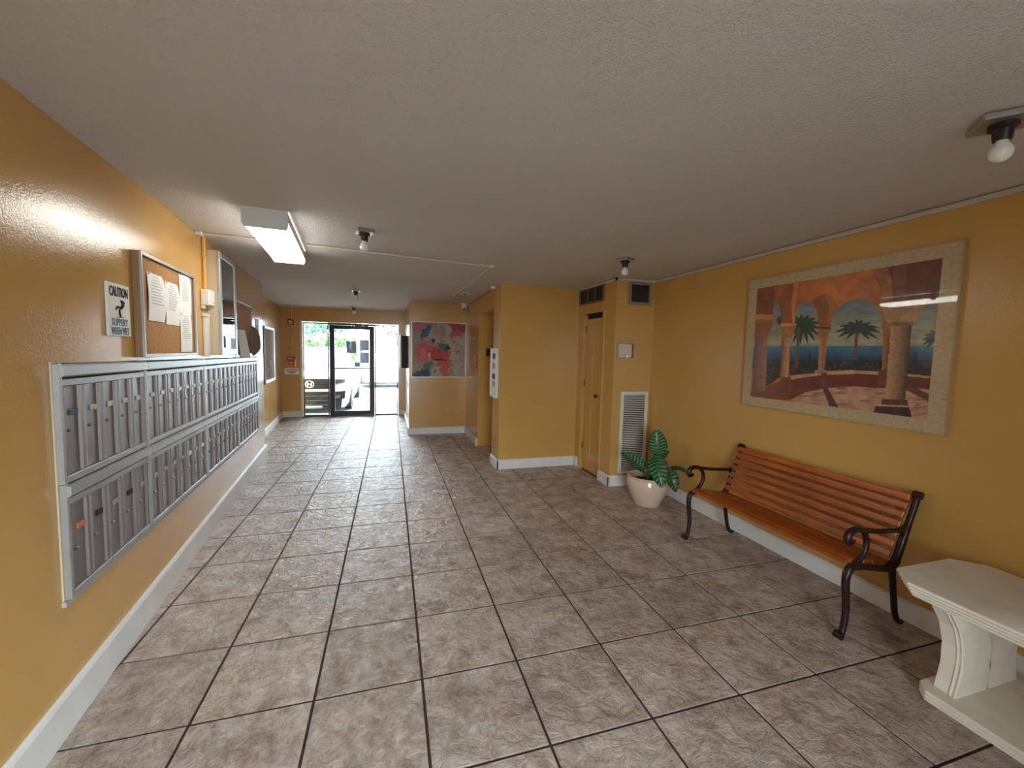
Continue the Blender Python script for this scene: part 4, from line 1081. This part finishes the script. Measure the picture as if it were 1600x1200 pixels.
em.prism([(-.13, 1.68), (-.08, 1.68), (-.055, 1.44), (-.10, 1.44)], -.17, -.13, 'y').prism([(.13, 1.68), (.08, 1.68), (.055, 1.44), (.10, 1.44)], -.17, -.13, 'y').box(-.07, .07, -.17, -.13, 1.54, 1.585)
em.build('emblem', mat('bright_emblem', (238, 240, 242), .3), c)
for s in (-1, 1):
    hl = MB().prism([(s*1.15, 1.55), (s*1.72, 1.65), (s*1.80, 1.92), (s*1.2, 1.84)], -.02, .5, 'y').build('headlight', glass_mat('lamp_cover', (.8, .85, .9), 2), c)
    MB().box(min(s*1.2, s*1.7), max(s*1.2, s*1.7), .04, .2, 1.62, 1.8).build('lamp_unit', CHROME, hl)
    fg = MB().prism([(s*1.12, .70), (s*1.70, .80), (s*1.74, 1.22), (s*1.2, 1.12)], -.17, .3, 'y').build('fog_lamp_bezel', CARB, c)
    MB().prism([(s*1.2, .80), (s*1.5, .84), (s*1.52, 1.0), (s*1.22, .96)], -.2, -.15, 'y').build('fog_lamp', CHROME, fg)
    MB().box(min(s*1.95, s*2.3), max(s*1.95, s*2.3), 2.9, 3.15, 2.35, 2.65, .05).build('mirror', CARB, c)
    wheel(c, s*1.72, 1.75); wheel(c, s*1.72, 7.6)
v = empty('box_trailer', (.3, 36.5, GZ), math.radians(90)); tag(v, 'white box trailer parked across the lot beyond the entrance', 'trailer')
loft('body', [(-6, 1.9, .5, 2.7), (-5.7, 2.1, .4, 3.0), (3.2, 2.1, .4, 3.0), (3.5, 2.0, .45, 2.8)], CARW, v, CS)
MB().box(-2.14, 2.14, -5.5, 3.2, .36, .5).build('sill', CARB, v)
MB().box(-2.06, 2.06, 3.0, 3.6, .5, 1.55, .05).build('rear_bumper', mat('navy_bumper', (40, 54, 72), .4), v)
MB().box(1.95, 2.16, 2.2, 2.5, 1.3, 1.45, .02).build('side_marker', mat('marker_red', (150, 60, 50), .4), v)
for s in (-1, 1): wheel(v, s*1.9, -3.4); wheel(v, s*1.9, -1.8)
def foliage(name, n, box, size, material, parent=None, seed=1, loc=(0, 0, 0), ell=True):
    rn = random.Random(seed); m = MB()
    for _ in range(n):
        while True:
            p = Vector((rn.uniform(-1, 1), rn.uniform(-1, 1), rn.uniform(-1, 1)))
            if not ell or .25 < p.length < 1: break
        c0 = Vector((p.x*box[0], p.y*box[1], p.z*box[2]))
        a = Vector((rn.uniform(-1, 1), rn.uniform(-1, 1), rn.uniform(-1, 1))).normalized(); b = a.orthogonal().normalized()
        s = size*rn.uniform(.6, 1.3); o = len(m.v)
        m.v += [tuple(c0-a*s), tuple(c0+b*s*.45), tuple(c0+a*s), tuple(c0-b*s*.45)]; m.f.append((o, o+1, o+2, o+3))
    return m.build(name, material, parent, loc)
h = foliage('hedge', 7000, (6.6, 1.2, 2.2), .22, LEAFM, None, 3, (-10.3, 43, 2.2), False)
tag(h, 'clipped green hedge beyond the parked cars', 'hedge', kind='stuff')
t = empty('street_tree', (-7.5, 48, GZ)); tag(t, 'sparse green tree rising behind the hedge', 'tree')
MB().tube([(0, 0, 0), (.2, 0, 3), (.0, 0, 5.5)], [.3, .25, .15], 8).build('trunk', BARK, t)
for k, (a, b, cc) in enumerate(((1.2, 0, 6.4), (-1.6, .5, 6.0), (.2, -.5, 7.3))):
    cr = foliage('crown', 500, (1.9, 1.6, 1.3), .3, TREEL, t, 10+k, (a, b, cc)); cr['kind'] = 'stuff'
t = empty('bare_tree', (-3.6, 46, GZ)); tag(t, 'thin leaning trunk seen through the entrance glass', 'tree')
MB().tube([(0, 0, 0), (.1, 0, 3), (-.5, 0, 6), (-.9, 0, 8.5)], [.22, .18, .14, .08], 8).build('trunk', BARK, t)
MB().tube([(-.5, 0, 6), (.4, 0, 7.2), (1.2, 0, 8)], [.1, .07, .05], 6).build('branch', BARK, t)
u = empty('utility_box', (-4.1, 40.5, GZ)); tag(u, 'low grey louvred utility box in front of the hedge', 'utility box')
MB().box(-.6, .6, -.4, .4, 0, 2.0, .03).build('body', mat('grey_box', (150, 156, 156), .6), u)
for k in range(3): MB().box(-.52, .52, -.43, -.4, 1.0+.3*k, 1.12+.3*k).build('louvre', mat('dark_louvre_%d' % k, (90, 98, 100), .6), u)
b = empty('white_house', (2.5, 54, GZ)); tag(b, 'white house with an arched barred window across the lot', 'house')
MB().box(-5, 9, 0, 4, 0, 8.2).build('wall', HOUSE, b)
MB().box(-5.3, 9.3, -.4, 4.4, 8.2, 8.5).build('roof', HOUSE, b)
MB().box(-4.6, -.6, -.25, 0, 3.35, 3.5).build('ledge', mat('grey_ledge', (170, 170, 172), .8), b)
wn = MB().prism([(-3.4, 3.9), (-1.9, 3.9), (-1.9, 5.2), (-2.1, 5.6), (-2.65, 5.8), (-3.2, 5.6), (-3.4, 5.2)], -.06, 0, 'y').build('window', mat('pale_window', (214, 218, 222), .3), b)
for x in (-3.1, -2.8, -2.5, -2.2): MB().tube([(x, -.1, 3.9), (x, -.1, 5.6)], .07, 6).build('bar', CARB, wn)
MB().tube([(-3.4, -.1, 3.9), (-3.4, -.1, 5.2), (-3.1, -.1, 5.65), (-2.65, -.1, 5.8), (-2.2, -.1, 5.65), (-1.9, -.1, 5.2), (-1.9, -.1, 3.9)], .09, 6).build('arch_rail', CARB, wn)
for x in (-3.7, -1.4): MB().box(x-.12, x+.12, -.2, 0, 6.3, 6.6, .03).build('lantern', CARB, b)
MB().box(-1.4, -1.0, -.2, 0, 2.6, 3.2).build('meter_box', mat('teal_meter', (120, 150, 150), .6), b)
